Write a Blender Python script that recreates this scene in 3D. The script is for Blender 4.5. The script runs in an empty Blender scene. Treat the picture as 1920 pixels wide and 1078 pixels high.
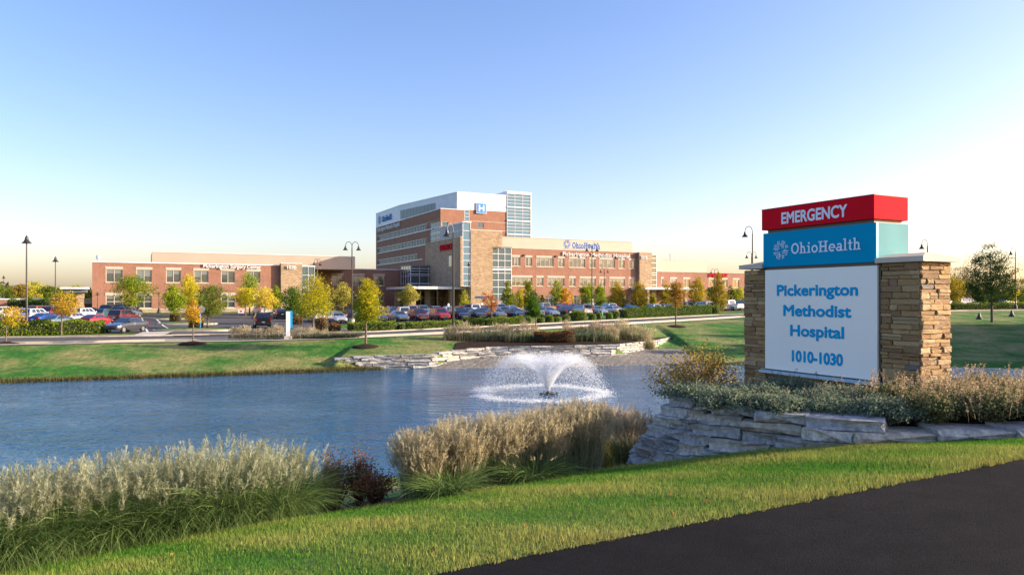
import bpy, math, random
import numpy as np
from mathutils import Vector, Matrix
random.seed(7); rng = np.random.default_rng(7)
sc = bpy.context.scene; col = sc.collection
R = math.radians
# ------------------------------------------------------------------ camera
CAMZ = 2.65; F = 1370.0; HOR = 558.0
cam = bpy.data.cameras.new('camera'); cam.sensor_width = 36; cam.lens = 36*F/1920
cam.shift_y = (HOR-539)/1920; cam.clip_start = .1; cam.clip_end = 8000
co = bpy.data.objects.new('camera', cam); co.location = (0, 0, CAMZ); co.rotation_euler = (R(90), 0, 0)
col.objects.link(co); sc.camera = co
# ------------------------------------------------------------------ sky, sun, exposure
SUN_AZ, SUN_EL = 88.0, 16.0
w = bpy.data.worlds.new('World'); sc.world = w; w.use_nodes = True
nt = w.node_tree; bg = nt.nodes['Background']; bg.inputs[1].default_value = 0.074
sky = nt.nodes.new('ShaderNodeTexSky'); sky.sky_type = 'NISHITA'; sky.sun_disc = False
sky.sun_elevation = R(SUN_EL); sky.sun_rotation = R(SUN_AZ); sky.altitude = 200
sky.air_density = 1.0; sky.dust_density = 1.9; sky.ozone_density = 1.2
tn = nt.nodes.new('ShaderNodeMix'); tn.data_type = 'RGBA'; tn.blend_type = 'MULTIPLY'; tn.inputs[0].default_value = 1; tn.inputs[7].default_value = (1.01, .917, 1.03, 1)      # the camera's white balance
nt.links.new(sky.outputs[0], tn.inputs[6])
hs = nt.nodes.new('ShaderNodeHueSaturation'); hs.inputs['Saturation'].default_value = 1.22
nt.links.new(tn.outputs[2], hs.inputs['Color']); nt.links.new(hs.outputs[0], bg.inputs[0])
sl = bpy.data.lights.new('sun', 'SUN'); sl.energy = 2.75; sl.angle = R(.6); sl.color = (1, .83, .62)
so = bpy.data.objects.new('sun', sl); so.location = (80, 20, 60)
sdir = Vector((math.sin(R(SUN_AZ))*math.cos(R(SUN_EL)), math.cos(R(SUN_AZ))*math.cos(R(SUN_EL)), math.sin(R(SUN_EL))))
so.rotation_euler = (-sdir).to_track_quat('-Z', 'Y').to_euler(); col.objects.link(so)
sc.view_settings.view_transform = 'Standard'; sc.view_settings.look = 'None'
sc.view_settings.exposure = 2.1; sc.view_settings.gamma = 1.0
sc.render.engine = 'CYCLES'
sc.cycles.max_bounces = 6; sc.cycles.transparent_max_bounces = 8; sc.cycles.use_denoising = True
sc.cycles.caustics_reflective = False; sc.cycles.caustics_refractive = False

# ------------------------------------------------------------------ helpers
def lin(*c): return tuple(((v/255)/12.92 if v <= 10 else (((v/255)+.055)/1.055)**2.4) for v in c)
def nd(t, kind, **kw):
    n = t.nodes.new(kind)
    for k, v in kw.items(): setattr(n, k, v)
    return n
MATS = {}
def mat(name, c, rough=.6, metal=0, spec=.5, coat=0, noise=None, bump=None, objcol=False, alpha=1):
    m = bpy.data.materials.new(name); m.use_nodes = True; t = m.node_tree; b = t.nodes['Principled BSDF']
    b.inputs['Base Color'].default_value = (*c, 1); b.inputs['Roughness'].default_value = rough
    b.inputs['Metallic'].default_value = metal; b.inputs['Specular IOR Level'].default_value = spec
    b.inputs['Coat Weight'].default_value = coat; b.inputs['Coat Roughness'].default_value = .05
    src = None
    if objcol:
        oi = nd(t, 'ShaderNodeObjectInfo'); src = oi.outputs['Color']; t.links.new(src, b.inputs['Base Color'])
    if noise:                                   # (scale, amount)
        tc = nd(t, 'ShaderNodeTexCoord'); nz = nd(t, 'ShaderNodeTexNoise'); nz.inputs['Scale'].default_value = noise[0]
        nz.inputs['Detail'].default_value = 6; t.links.new(tc.outputs['Object'], nz.inputs['Vector'])
        mr = nd(t, 'ShaderNodeMapRange'); mr.inputs[1].default_value = .25; mr.inputs[2].default_value = .75
        mr.inputs[3].default_value = 1-noise[1]; mr.inputs[4].default_value = 1+noise[1]
        t.links.new(nz.outputs['Fac'], mr.inputs[0])
        mx = nd(t, 'ShaderNodeMix', data_type='RGBA', blend_type='MULTIPLY'); mx.inputs[0].default_value = 1
        if src: t.links.new(src, mx.inputs[6])
        else: mx.inputs[6].default_value = (*c, 1)
        t.links.new(mr.outputs[0], mx.inputs[7]); t.links.new(mx.outputs[2], b.inputs['Base Color'])
        if bump:
            bp = nd(t, 'ShaderNodeBump'); bp.inputs['Strength'].default_value = bump; bp.inputs['Distance'].default_value = .02
            t.links.new(nz.outputs['Fac'], bp.inputs['Height']); t.links.new(bp.outputs[0], b.inputs['Normal'])
    MATS[name] = m; return m

class MB:
    """collects faces, then links them as ONE mesh object"""
    def __init__(s): s.v = []; s.f = []; s.m = []; s.cur = 0
    def poly(s, pts):
        n = len(s.v); s.v += [tuple(p) for p in pts]; s.f.append(tuple(range(n, n+len(pts)))); s.m.append(s.cur)
    def box8(s, c):                              # c: 4 bottom (ccw from above), 4 top
        n = len(s.v); s.v += [tuple(p) for p in c]
        for q in ((3,2,1,0),(4,5,6,7),(0,1,5,4),(1,2,6,5),(2,3,7,6),(3,0,4,7)):
            s.f.append(tuple(n+i for i in q)); s.m.append(s.cur)
    def box(s, x0, x1, y0, y1, z0, z1):
        if x0 > x1: x0, x1 = x1, x0
        if y0 > y1: y0, y1 = y1, y0
        if z0 > z1: z0, z1 = z1, z0
        s.box8([(x0,y0,z0),(x1,y0,z0),(x1,y1,z0),(x0,y1,z0),(x0,y0,z1),(x1,y0,z1),(x1,y1,z1),(x0,y1,z1)])
    def ring(s, rings, close=False, cap=True):   # rings: list of equal-length point lists
        n = len(s.v); k = len(rings[0])
        for r in rings: s.v += [tuple(p) for p in r]
        for i in range(len(rings)-1):
            for j in range(k):
                a = n+i*k+j; b = n+i*k+(j+1) % k
                s.f.append((a, b, b+k, a+k)); s.m.append(s.cur)
        if cap:
            s.f.append(tuple(n+j for j in reversed(range(k)))); s.m.append(s.cur)
            e = n+(len(rings)-1)*k; s.f.append(tuple(e+j for j in range(k))); s.m.append(s.cur)
    def tube(s, pts, rad, k=7):
        pts = [Vector(p) for p in pts]; rings = []
        if not isinstance(rad, (list, tuple)): rad = [rad]*len(pts)
        for i, p in enumerate(pts):
            d = (pts[min(i+1, len(pts)-1)]-pts[max(i-1, 0)]).normalized()
            a = d.cross(Vector((0, 1, 0)) if abs(d.y) < .9 else Vector((1, 0, 0))).normalized(); b = d.cross(a)
            rings.append([p+a*(rad[i]*math.cos(2*math.pi*j/k))+b*(rad[i]*math.sin(2*math.pi*j/k)) for j in range(k)])
        s.ring(rings)
    def lathe(s, prof, c=(0, 0, 0), k=14):       # prof: (r, z)
        s.ring([[(c[0]+r*math.cos(2*math.pi*j/k), c[1]+r*math.sin(2*math.pi*j/k), c[2]+z) for j in range(k)] for r, z in prof])
    def mesh(s, name, *mats):
        me = bpy.data.meshes.new(name); me.from_pydata(s.v, [], s.f)
        for m in mats: me.materials.append(m)
        if len(mats) > 1: me.polygons.foreach_set('material_index', s.m)
        return me
    def build(s, name, mats, parent=None, loc=(0, 0, 0), smooth=False):
        if not isinstance(mats, (list, tuple)): mats = [mats]
        return link(name, s.mesh(name, *mats), parent, loc, smooth)
def link(name, me, parent=None, loc=(0, 0, 0), smooth=False):
    o = bpy.data.objects.new(name, me); o.location = loc; col.objects.link(o)
    if parent is not None: o.parent = parent
    if smooth and me: me.polygons.foreach_set('use_smooth', [True]*len(me.polygons))
    return o
def fast(name, V, k, mat_, tint=None, parent=None, loc=(0, 0, 0), smooth=False):
    """V: (N*k,3) soup of N k-gons"""
    V = np.asarray(V, dtype=np.float32).reshape(-1, 3); n = len(V)//k
    me = bpy.data.meshes.new(name); me.vertices.add(n*k); me.vertices.foreach_set('co', V.ravel())
    me.loops.add(n*k); me.loops.foreach_set('vertex_index', np.arange(n*k, dtype=np.int32))
    me.polygons.add(n); me.polygons.foreach_set('loop_start', np.arange(0, n*k, k, dtype=np.int32))
    if tint is not None:
        at_ = me.attributes.new('tint', 'FLOAT', 'FACE'); at_.data.foreach_set('value', np.asarray(tint, dtype=np.float32))
    me.materials.append(mat_); me.update(calc_edges=True); me.validate()
    return link(name, me, parent, loc, smooth)
def grid_mesh(name, P, mat_, parent=None, smooth=True, kind=None):
    """P: (nu,nv,3) grid of points"""
    nu, nv = P.shape[:2]; me = bpy.data.meshes.new(name)
    idx = np.arange(nu*nv).reshape(nu, nv)
    q = np.stack([idx[:-1, :-1], idx[1:, :-1], idx[1:, 1:], idx[:-1, 1:]], -1).reshape(-1, 4)
    me.vertices.add(nu*nv); me.vertices.foreach_set('co', P.astype(np.float32).ravel())
    me.loops.add(q.size); me.loops.foreach_set('vertex_index', q.ravel().astype(np.int32))
    me.polygons.add(len(q)); me.polygons.foreach_set('loop_start', np.arange(0, q.size, 4, dtype=np.int32))
    me.update(calc_edges=True); me.validate(); me.materials.append(mat_)
    o = link(name, me, parent, smooth=smooth)
    if kind: o['kind'] = kind
    return o
def tag(o, label, cat, group=None):
    o['label'] = label; o['category'] = cat
    if group: o['group'] = group
    return o
def thing(name, label, cat, loc=(0, 0, 0), rz=0, group=None):
    o = bpy.data.objects.new(name, None); o.empty_display_size = .2; col.objects.link(o)
    o.location = loc; o.rotation_euler = (0, 0, rz)
    return tag(o, label, cat, group)
def copy_tree(o, parent=None):
    c = o.copy(); col.objects.link(c); c.parent = parent
    for ch in list(o.children): copy_tree(ch, c)
    return c
def K(px): return (px-960)/F

# ------------------------------------------------------------------ the lie of the land
def tab(*xy):
    a = np.array(xy, dtype=float).reshape(-1, 2); return lambda x: np.interp(x, a[:, 0], a[:, 1])
WZ = -2.35                                                       # pond level
yP = tab(-16,-.1, -.63,5.4, 5.25,7.5, 16,11.3, 60,27)            # far edge of the asphalt path
zP = tab(-16,-.9, -6,.1, -.63,.6, 5.25,1.0, 10,1.15, 60,1.6)
yB = tab(-16,5.4, -5.6,8.0, 1.54,10.15, 3.29,9.6, 4.34,9.05, 6.1,8.75, 12,10.6, 60,28)   # lawn / planting bed edge
zB = tab(-16,-1.2, -9,-.7, -5.6,-.3, -2.2,.0, 1.54,.3, 3.29,.64, 4.34,.81, 6.1,.95, 12,1.05, 60,1.3)
y3 = tab(-70,4, -40,9, -25,13, -14,16, -4,20, 2,23, 8,28, 15,34, 22,40, 30,45, 40,47, 60,44)   # near shore
y5 = tab(-70,30, -60,34, -30,42.8, -20,46.5, -13,49, -9,51, -7.5,51.3, -2.3,51.9, 11.1,54.4, 16.9,53.9, 31.5,52.7, 35.5,51.5, 60,46)
yw = tab(-12.2,50.8, -9,51.6, -5.7,52.4, -4.4,54.5, -1.8,56, 3,56.6, 8.4,57.6, 12.9,64.7, 15.2,70)   # far stone wall
zwb = tab(-12.2,-1.75, -10.5,-2.2, -9,-2.45, -5.7,-2.4, -4.4,-2.05, -1.8,-1.9, 8.4,-1.9, 12.9,-1.65, 15.2,-1.3)
zwt = tab(-12.2,-1.6, -10,-1.45, -5.7,-1.42, -4.4,-1.3, -1.8,-1.14, 8.4,-1.05, 12.9,-1.12, 15.2,-1.15)
WX0, WX1 = -12.2, 15.2
y6 = tab(-90,44, -60,49, -37,53.1, -32.9,54.3, -28,56.5, -22,57.6, -13.6,58.3, -8.9,60.8, -5.5,62.8, 2.7,68.2, 9.8,74.3, 20.9,84, 28.7,90, 45,96, 65,102, 120,112)
rise_ = tab(-22,0, 2,.45, 20,.75, 29,1.0, 45,1.3, 65,1.6, 120,1.9)
AX, AY, UX, UY = -72.4, 126.0, .891, .454                        # building frame: origin, direction along the front
def to_loc(x, y): dx = x-AX; dy = y-AY; return dx*UX+dy*UY, -dx*UY+dy*UX
def to_wld(t, d): return AX+t*UX-d*UY, AY+t*UY+d*UX
def z_pl(x, y):
    t, d = to_loc(x, y)
    pad = -.85*np.clip((-d-9)/36, 0, 1)
    fade = 1-np.clip((-16-d)/-45+1, 0, 1)*0
    k = np.clip((-d-4)/40, 0, 1)
    return pad+rise_(x)*k*k*(3-2*k)
def z_far(x, y):
    x = np.asarray(x, float); y = np.asarray(y, float)
    a, b = y5(x), y6(x); zt = z_pl(x, b)
    s = np.clip((y-a)/(b-a), 0, 1)
    z = WZ+(zt-WZ)*(s*.75+.25*s*s*(3-2*s))
    inw = (x > WX0) & (x < WX1); ya = yw(x)
    sA = np.clip((y-a)/np.maximum(ya-a, .05), 0, 1); sB = np.clip((y-ya-.3)/(b-ya-.3), 0, 1)
    zw = np.where(y < ya+.15, WZ+(zwb(x)-WZ)*sA, zwt(x)+(zt-zwt(x))*sB)
    z = np.where(inw, zw, z)
    z = np.where(y < a, WZ-np.clip((a-y)*.35, 0, 1.2), z)
    return np.where(y > b, z_pl(x, y), z)
def z_near(x, y):
    x = np.asarray(x, float); y = np.asarray(y, float)
    a, b, c = yP(x), yB(x), y3(x)
    s = np.clip((y-a)/(b-a), 0, 1); l = zP(x)+(zB(x)-zP(x))*(s*.6+.4*s*s)
    q = np.clip((y-b)/(c-b), 0, 1); s2 = zB(x)+(WZ-zB(x))*(1-(1-q)**1.25)
    z = np.where(y < b, l, s2)
    return np.where(y > c, WZ-np.clip((y-c)*.35, 0, 1.2), z)
def gz(x, y): return float(z_near(x, y)) if y < 35 else float(z_far(x, y))
def gp(px, py, lo=None):
    """ground point seen at a pixel of the photograph (far side)"""
    k = K(px); ys = np.linspace(40 if lo is None else lo, 220, 3000); zz = z_far(k*ys, ys)
    p = HOR+(CAMZ-zz)*F/ys; i = int(np.argmin(np.where(ys > y5(k*ys), np.abs(p-py), 1e9)))
    return k*ys[i], ys[i], float(zz[i])
def at_depth(px, y): return K(px)*y, y, gz(K(px)*y, y)
# ------------------------------------------------------------------ materials
def ramp(t, fac, stops):
    r = nd(t, 'ShaderNodeValToRGB'); e = r.color_ramp.elements
    while len(e) < len(stops): e.new(.5)
    for i, (p, c) in enumerate(stops): e[i].position = p; e[i].color = (*c, 1)
    t.links.new(fac, r.inputs[0]); return r.outputs[0]
def noise_(t, vec, scale, detail=5, rough=.55, sx=(1, 1, 1)):
    mp = nd(t, 'ShaderNodeMapping'); mp.inputs['Scale'].default_value = sx; t.links.new(vec, mp.inputs[0])
    n = nd(t, 'ShaderNodeTexNoise'); n.inputs['Scale'].default_value = scale; n.inputs['Detail'].default_value = detail
    n.inputs['Roughness'].default_value = rough; t.links.new(mp.outputs[0], n.inputs['Vector']); return n.outputs['Fac']
def mixc(t, fac, a, b, mode='MIX'):
    m = nd(t, 'ShaderNodeMix', data_type='RGBA', blend_type=mode)
    if isinstance(fac, (int, float)): m.inputs[0].default_value = fac
    else: t.links.new(fac, m.inputs[0])
    for s, v in ((6, a), (7, b)):
        if isinstance(v, tuple): m.inputs[s].default_value = (*v, 1)
        else: t.links.new(v, m.inputs[s])
    return m.outputs[2]
def bump_(t, b, h, strength, dist):
    bp = nd(t, 'ShaderNodeBump'); bp.inputs['Strength'].default_value = strength; bp.inputs['Distance'].default_value = dist
    t.links.new(h, bp.inputs['Height']); t.links.new(bp.outputs[0], b.inputs['Normal']); return bp
def new(name, rough=.8, spec=.3):
    m = bpy.data.materials.new(name); m.use_nodes = True; t = m.node_tree; b = t.nodes['Principled BSDF']
    b.inputs['Roughness'].default_value = rough; b.inputs['Specular IOR Level'].default_value = spec
    tc = nd(t, 'ShaderNodeTexCoord'); MATS[name] = m; return m, t, b, tc.outputs['Object']

def lawn_mat(name, tan, fine):
    m, t, b, v = new(name, .9, .1)
    n1 = noise_(t, v, .22, 4); n2 = noise_(t, v, 1.3, 6, .7); n3 = noise_(t, v, fine, 4, .7, (1, .35, 1))
    g = ramp(t, n2, [(.3, (.03, .115, .018)), (.55, (.05, .17, .022)), (.75, (.10, .21, .03))])
    y = ramp(t, n2, [(.3, (.16, .19, .05)), (.7, (.34, .29, .12))])
    f = ramp(t, n1, [(.5-tan, (0, 0, 0)), (.72-tan, (1, 1, 1))])
    c = mixc(t, f, g, y); s = ramp(t, n3, [(.3, (.55, .55, .55)), (.7, (1.3, 1.3, 1.3))])
    t.links.new(mixc(t, 1.0, c, s, 'MULTIPLY'), b.inputs['Base Color']); bump_(t, b, n3, .8, .06); return m
M_LAWN = lawn_mat('lawn', .06, 22); M_LAWN_FAR = lawn_mat('far_lawn', .09, 5)

m, t, b, v = new('mulch', .95, .1); M_MULCH = m
n = noise_(t, v, 28, 6, .7); t.links.new(ramp(t, n, [(.3, (.012, .008, .006)), (.7, (.06, .036, .024))]), b.inputs['Base Color']); bump_(t, b, n, 1, .05)

m, t, b, v = new('gravel', .85, .25); M_GRAVEL = m
vo = nd(t, 'ShaderNodeTexVoronoi'); vo.inputs['Scale'].default_value = 9; t.links.new(v, vo.inputs['Vector'])
c = ramp(t, vo.outputs['Color'], [(.1, (.10, .09, .07)), (.5, (.2, .18, .145)), (.9, (.33, .305, .26))])
t.links.new(c, b.inputs['Base Color']); bump_(t, b, vo.outputs['Distance'], -1, .06)

def asphalt(name, lo, hi, sc_):
    m, t, b, v = new(name, .85, .3)
    n = noise_(t, v, sc_, 3, .8); n2 = noise_(t, v, .35, 4); n3 = noise_(t, v, 3.5, 4)
    c = ramp(t, n, [(.3, lo), (.72, hi)]); c = mixc(t, 1.0, c, ramp(t, n2, [(.3, (.7, .7, .72)), (.7, (1.4, 1.36, 1.3))]), 'MULTIPLY')
    c = mixc(t, 1.0, c, ramp(t, n3, [(.35, (.85, .85, .85)), (.65, (1.1, 1.1, 1.1))]), 'MULTIPLY')
    t.links.new(c, b.inputs['Base Color']); bump_(t, b, n, .9, .012); return m
M_PATH = asphalt('path_asphalt', (.006, .0058, .0065), (.026, .025, .0265), 110); M_PATH.node_tree.nodes['Principled BSDF'].inputs['Specular IOR Level'].default_value = .06
M_ASPH = asphalt('road_asphalt', (.055, .053, .055), (.11, .105, .105), 30)
M_CONC = mat('concrete', (.48, .43, .36), .85, noise=(2.5, .18)); M_LINE = mat('road_paint', (.75, .74, .7), .7, noise=(3, .12))
M_CONC2 = mat('kerb_concrete', (.55, .47, .37), .85, noise=(1.2, .15))

m, t, b, v = new('water', .06, .5); M_WATER = m
b.inputs['Base Color'].default_value = (.008, .075, .16, 1); b.inputs['IOR'].default_value = 1.33
n1 = noise_(t, v, 3.2, 3, .55, (1, 1.5, 1)); n2 = noise_(t, v, .7, 2, .5, (1, 2.2, 1)); n3 = noise_(t, v, .07, 4, .6, (1, 2, 1))
ad = nd(t, 'ShaderNodeMath', operation='MULTIPLY_ADD'); t.links.new(n2, ad.inputs[0]); ad.inputs[1].default_value = 1.6; t.links.new(n1, ad.inputs[2])
bp = bump_(t, b, ad.outputs[0], 1.0, .11)
mr = nd(t, 'ShaderNodeMapRange'); mr.inputs[1].default_value = .35; mr.inputs[2].default_value = .65; mr.inputs[3].default_value = .3; mr.inputs[4].default_value = 1.0
t.links.new(n3, mr.inputs[0]); t.links.new(mr.outputs[0], bp.inputs['Strength'])

def masonry(name, c1, c2, mortar, bw, bh, msize, jit, bumpd):
    m, t, b, v = new(name, .85, .2)
    sx = nd(t, 'ShaderNodeSeparateXYZ'); t.links.new(v, sx.inputs[0])
    ad = nd(t, 'ShaderNodeMath', operation='ADD'); t.links.new(sx.outputs[0], ad.inputs[0]); t.links.new(sx.outputs[1], ad.inputs[1])
    cb = nd(t, 'ShaderNodeCombineXYZ'); t.links.new(ad.outputs[0], cb.inputs[0]); t.links.new(sx.outputs[2], cb.inputs[1])
    br = nd(t, 'ShaderNodeTexBrick'); br.inputs['Scale'].default_value = 1; br.inputs['Brick Width'].default_value = bw
    br.inputs['Row Height'].default_value = bh; br.inputs['Mortar Size'].default_value = msize; br.inputs['Bias'].default_value = jit
    br.inputs['Color1'].default_value = (*c1, 1); br.inputs['Color2'].default_value = (*c2, 1); br.inputs['Mortar'].default_value = (*mortar, 1)
    t.links.new(cb.outputs[0], br.inputs['Vector'])
    n = noise_(t, v, .5, 6, .65); n2 = noise_(t, v, 5, 3)
    c = mixc(t, 1.0, br.outputs['Color'], ramp(t, n, [(.3, (.86, .86, .86)), (.7, (1.12, 1.12, 1.12))]), 'MULTIPLY')
    c = mixc(t, 1.0, c, ramp(t, n2, [(.3, (.85, .85, .85)), (.7, (1.15, 1.15, 1.15))]), 'MULTIPLY')
    t.links.new(c, b.inputs['Base Color']); bump_(t, b, br.outputs['Fac'], -.5, bumpd); return m
M_BRICK = masonry('red_brick', (.31, .128, .082), (.245, .094, .062), (.33, .23, .17), .4, .135, .02, 0, .01)
M_ASHLAR = masonry('tan_ashlar', (.47, .35, .22), (.30, .21, .13), (.22, .16, .11), .55, .26, .03, -.1, .03)
M_PLINTH = masonry('plinth_stone', (.46, .36, .25), (.33, .25, .17), (.22, .17, .12), .5, .2, .02, 0, .02)

def panelled(name, c, pitch, rough=.5, vert=False):
    m, t, b, v = new(name, rough, .4)
    sx = nd(t, 'ShaderNodeSeparateXYZ'); t.links.new(v, sx.inputs[0])
    w_ = nd(t, 'ShaderNodeMath', operation='FRACT'); d_ = nd(t, 'ShaderNodeMath', operation='DIVIDE'); d_.inputs[1].default_value = pitch
    if vert:
        ad = nd(t, 'ShaderNodeMath', operation='ADD'); t.links.new(sx.outputs[0], ad.inputs[0]); t.links.new(sx.outputs[1], ad.inputs[1]); t.links.new(ad.outputs[0], d_.inputs[0])
    else: t.links.new(sx.outputs[2], d_.inputs[0])
    t.links.new(d_.outputs[0], w_.inputs[0])
    n = noise_(t, v, .4, 4)
    g = ramp(t, w_.outputs[0], [(0, (.82, .82, .82)), (.07, (1, 1, 1))])
    c2 = mixc(t, 1.0, c, g, 'MULTIPLY'); c2 = mixc(t, 1.0, c2, ramp(t, n, [(.3, (.95, .95, .95)), (.7, (1.05, 1.05, 1.05))]), 'MULTIPLY')
    t.links.new(c2, b.inputs['Base Color']); bump_(t, b, w_.outputs[0], .15, .02); return m
M_BEIGE = panelled('beige_cladding', (.43, .36, .285), .45); M_WHITE = panelled('white_cladding', (.62, .65, .69), 1.5, .45, True)
M_CREAM = mat('cast_stone', (.49, .43, .35), .8, noise=(1, .08)); M_ALU = mat('white_aluminium', (.72, .72, .72), .35, noise=(1, .04))
M_GREY = mat('grey_metal', (.18, .2, .22), .4, .4); M_DARK = mat('dark_metal', (.03, .032, .036), .45, .3)
M_GLASS = mat('window_glass', (.045, .06, .065), .04, 0, .9, 1); M_GLASSB = mat('blue_glass', (.11, .20, .27), .1, 0, .4, .2)
M_GLASST = mat('teal_glass', (.085, .13, .14), .16, 0, .3, 0); M_BLIND = mat('blind', (.27, .3, .3), .8)
M_SIGNW = mat('white_lettering', (.72, .72, .72), .8, spec=.05); M_SIGNB = mat('blue_lettering', (.0, .13, .42), .85, spec=.03); M_SIGNR = mat('red_lettering', (.6, .012, .03), .85, spec=.03)
M_LAMP = mat('lamp_metal', (.05, .045, .04), .4, .5); M_LENS = mat('lamp_lens', (.5, .48, .42), .3)

def leaf_mat(name, trans=.3):
    m = bpy.data.materials.new(name); m.use_nodes = True; t = m.node_tree; t.nodes.remove(t.nodes['Principled BSDF'])
    out = t.nodes['Material Output']; oi = nd(t, 'ShaderNodeObjectInfo')
    a2 = nd(t, 'ShaderNodeAttribute', attribute_type='OBJECT', attribute_name='leaf_b'); at_ = nd(t, 'ShaderNodeAttribute', attribute_type='GEOMETRY', attribute_name='tint')
    c = mixc(t, at_.outputs['Fac'], oi.outputs['Color'], a2.outputs['Color'])
    w1 = nd(t, 'ShaderNodeTexWhiteNoise', noise_dimensions='1D'); t.links.new(at_.outputs['Fac'], w1.inputs['W'])
    mr = nd(t, 'ShaderNodeMapRange'); mr.inputs[3].default_value = .65; mr.inputs[4].default_value = 1.3; t.links.new(w1.outputs['Value'], mr.inputs[0])
    c = mixc(t, 1.0, c, mr.outputs[0], 'MULTIPLY')
    d = nd(t, 'ShaderNodeBsdfDiffuse'); tr = nd(t, 'ShaderNodeBsdfTranslucent'); mx = nd(t, 'ShaderNodeMixShader'); mx.inputs[0].default_value = trans
    for n_ in (d, tr): t.links.new(c, n_.inputs['Color'])
    t.links.new(d.outputs[0], mx.inputs[1]); t.links.new(tr.outputs[0], mx.inputs[2]); t.links.new(mx.outputs[0], out.inputs['Surface']); MATS[name] = m; return m
M_LEAF = leaf_mat('leaf', .4); M_BLADE = leaf_mat('grass_blade', .35); M_PLUME = leaf_mat('plume', .5)
M_BARK = mat('bark', (.14, .10, .075), .9, noise=(9, .35), bump=.5); M_TWIG = mat('twig', (.09, .06, .045), .9)
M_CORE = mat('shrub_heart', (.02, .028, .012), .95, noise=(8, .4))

m = mat('field_stone', (.3, .2, .1), .85, objcol=True, noise=(14, .33), bump=.7); M_STONE = m
m, t, b, v = new('limestone', .85, .25); M_LIME = m                                      # grey retaining-wall stone with pale wear and dark stains
oi = nd(t, 'ShaderNodeObjectInfo'); n = noise_(t, v, 1.3, 8, .7, (5, 2.5, .9)); n2 = noise_(t, v, 3, 6, .75, (5, 2.5, .8))
c = mixc(t, 1.0, oi.outputs['Color'], ramp(t, n, [(.28, (.34, .33, .33)), (.46, (.9, .9, .9)), (.7, (1.55, 1.5, 1.44))]), 'MULTIPLY')
c = mixc(t, 1.0, c, ramp(t, n2, [(.3, (.75, .75, .75)), (.7, (1.15, 1.15, 1.15))]), 'MULTIPLY')
t.links.new(c, b.inputs['Base Color']); bump_(t, b, n2, .9, .05)
M_PAINT = mat('car_paint', (.5, .5, .5), .28, .25, .5, 1, objcol=True); M_CARGLASS = mat('car_glass', (.012, .016, .02), .04, 0, .8, 1)
M_TYRE = mat('tyre', (.018, .018, .018), .85); M_RIM = mat('rim', (.4, .41, .42), .3, .8); M_TRIM = mat('black_trim', (.02, .02, .022), .6)
M_HEAD = mat('headlight_glass', (.7, .72, .75), .1, .2, .8, 1); M_TAIL = mat('tail_light_glass', (.45, .01, .015), .15, 0, .8, 1); M_PLATE = mat('plate_white', (.7, .7, .68), .5)
M_CHROME = mat('chrome', (.6, .6, .62), .15, .95)
def leafcol(o, a, b): o.color = (*a, 1); o['leaf_b'] = [*b, 1.0]; return o
# ------------------------------------------------------------------ ground, water, roads
def st(o, kind='structure'): o['kind'] = kind; return o
def sheet(name, xs, rows, zf, mat_, dz=0):
    """rows: list of functions y(x)"""
    P = np.zeros((len(xs), len(rows), 3))
    for j, f in enumerate(rows):
        y = f(xs); P[:, j, 0] = xs; P[:, j, 1] = y; P[:, j, 2] = zf(xs, y)+dz
    return st(grid_mesh(name, P, mat_))
def between(a, b, n, p=1.0): return [(lambda x, s=s: a(x)+(b(x)-a(x))*s) for s in np.linspace(0, 1, n)**p]
xs = np.concatenate([np.arange(-16, 16, .25), np.arange(16, 60.1, 2)])
sheet('path', xs, [lambda x: yP(x)-12, lambda x: yP(x)-6]+between(lambda x: yP(x)-6, lambda x: yP(x), 12), lambda x, y: zP(x)+.012*np.sin(x*2+y*3)*0, M_PATH)
o = sheet('lawn', xs, between(lambda x: yP(x), yB, 22), z_near, M_LAWN)
sheet('mulch_bed', np.arange(-16, 16, .25), between(yB, lambda x: np.minimum(yB(x)+5, y3(x)-1), 16), z_near, M_MULCH)
sheet('near_bank', np.concatenate([np.arange(-70, -16, 3), xs]), between(lambda x: np.where(x < -16, y3(x)-7, np.where(x > 15.9, yB(x), np.minimum(yB(x)+5, y3(x)-1))), y3, 16)+between(y3, lambda x: y3(x)+4, 4)[1:], z_near, M_LAWN_FAR)
sheet('pond_bed', np.arange(-80, 70, 5.0), between(lambda x: y3(x)+3.5, lambda x: y5(x)-2.5, 5), lambda x, y: x*0+WZ-1.22, M_MULCH)
# far side
xf = np.unique(np.concatenate([np.arange(-90, -45, 3), np.arange(-45, 45, .5), np.arange(45, 111, 3), [WX0+1e-3, WX1-1e-3]]))
ywp = lambda x: np.where((x > WX0) & (x < WX1), yw(x), y5(x)+np.where(x < 0, .17, .62)*(y6(x)-y5(x)))
yw3 = lambda x: ywp(x)+.3
rows = between(lambda x: y5(x)-3, y5, 4)+between(y5, ywp, 7)[1:]+between(yw3, y6, 14)
sheet('far_bank', xf, rows, z_far, M_LAWN_FAR)
dist = np.concatenate([[0, 1.2], np.arange(2.5, 40, 1.5), np.arange(40, 150, 3), [160, 200, 280, 400, 700, 1300, 2500, 6000]])
P = np.zeros((len(xf), len(dist), 3))
for j, d_ in enumerate(dist):
    y = y6(xf)+d_; x = xf*np.maximum(1, 1+d_/70); P[:, j] = np.stack([x, y, z_pl(x, y)], 1)
st(grid_mesh('ground', P, M_LAWN_FAR))
sheet('gravel_bank', np.arange(-5.6, 14.6, .2), between(lambda x: y5(x)-.7, lambda x: np.minimum(ywp(x)+.02, y5(x)+8.5), 12), lambda x, y: z_far(x, y)+.035*np.sin(x*7.1+y*3)*np.sin(y*6.3-x*2), M_GRAVEL, .05)
sheet('far_mulch_bed', np.arange(-4.4, 15, .4), between(yw3, lambda x: yw3(x)+3.6*np.clip((15.2-x)/6, .1, 1), 7), z_far, M_MULCH, .05)
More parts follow.
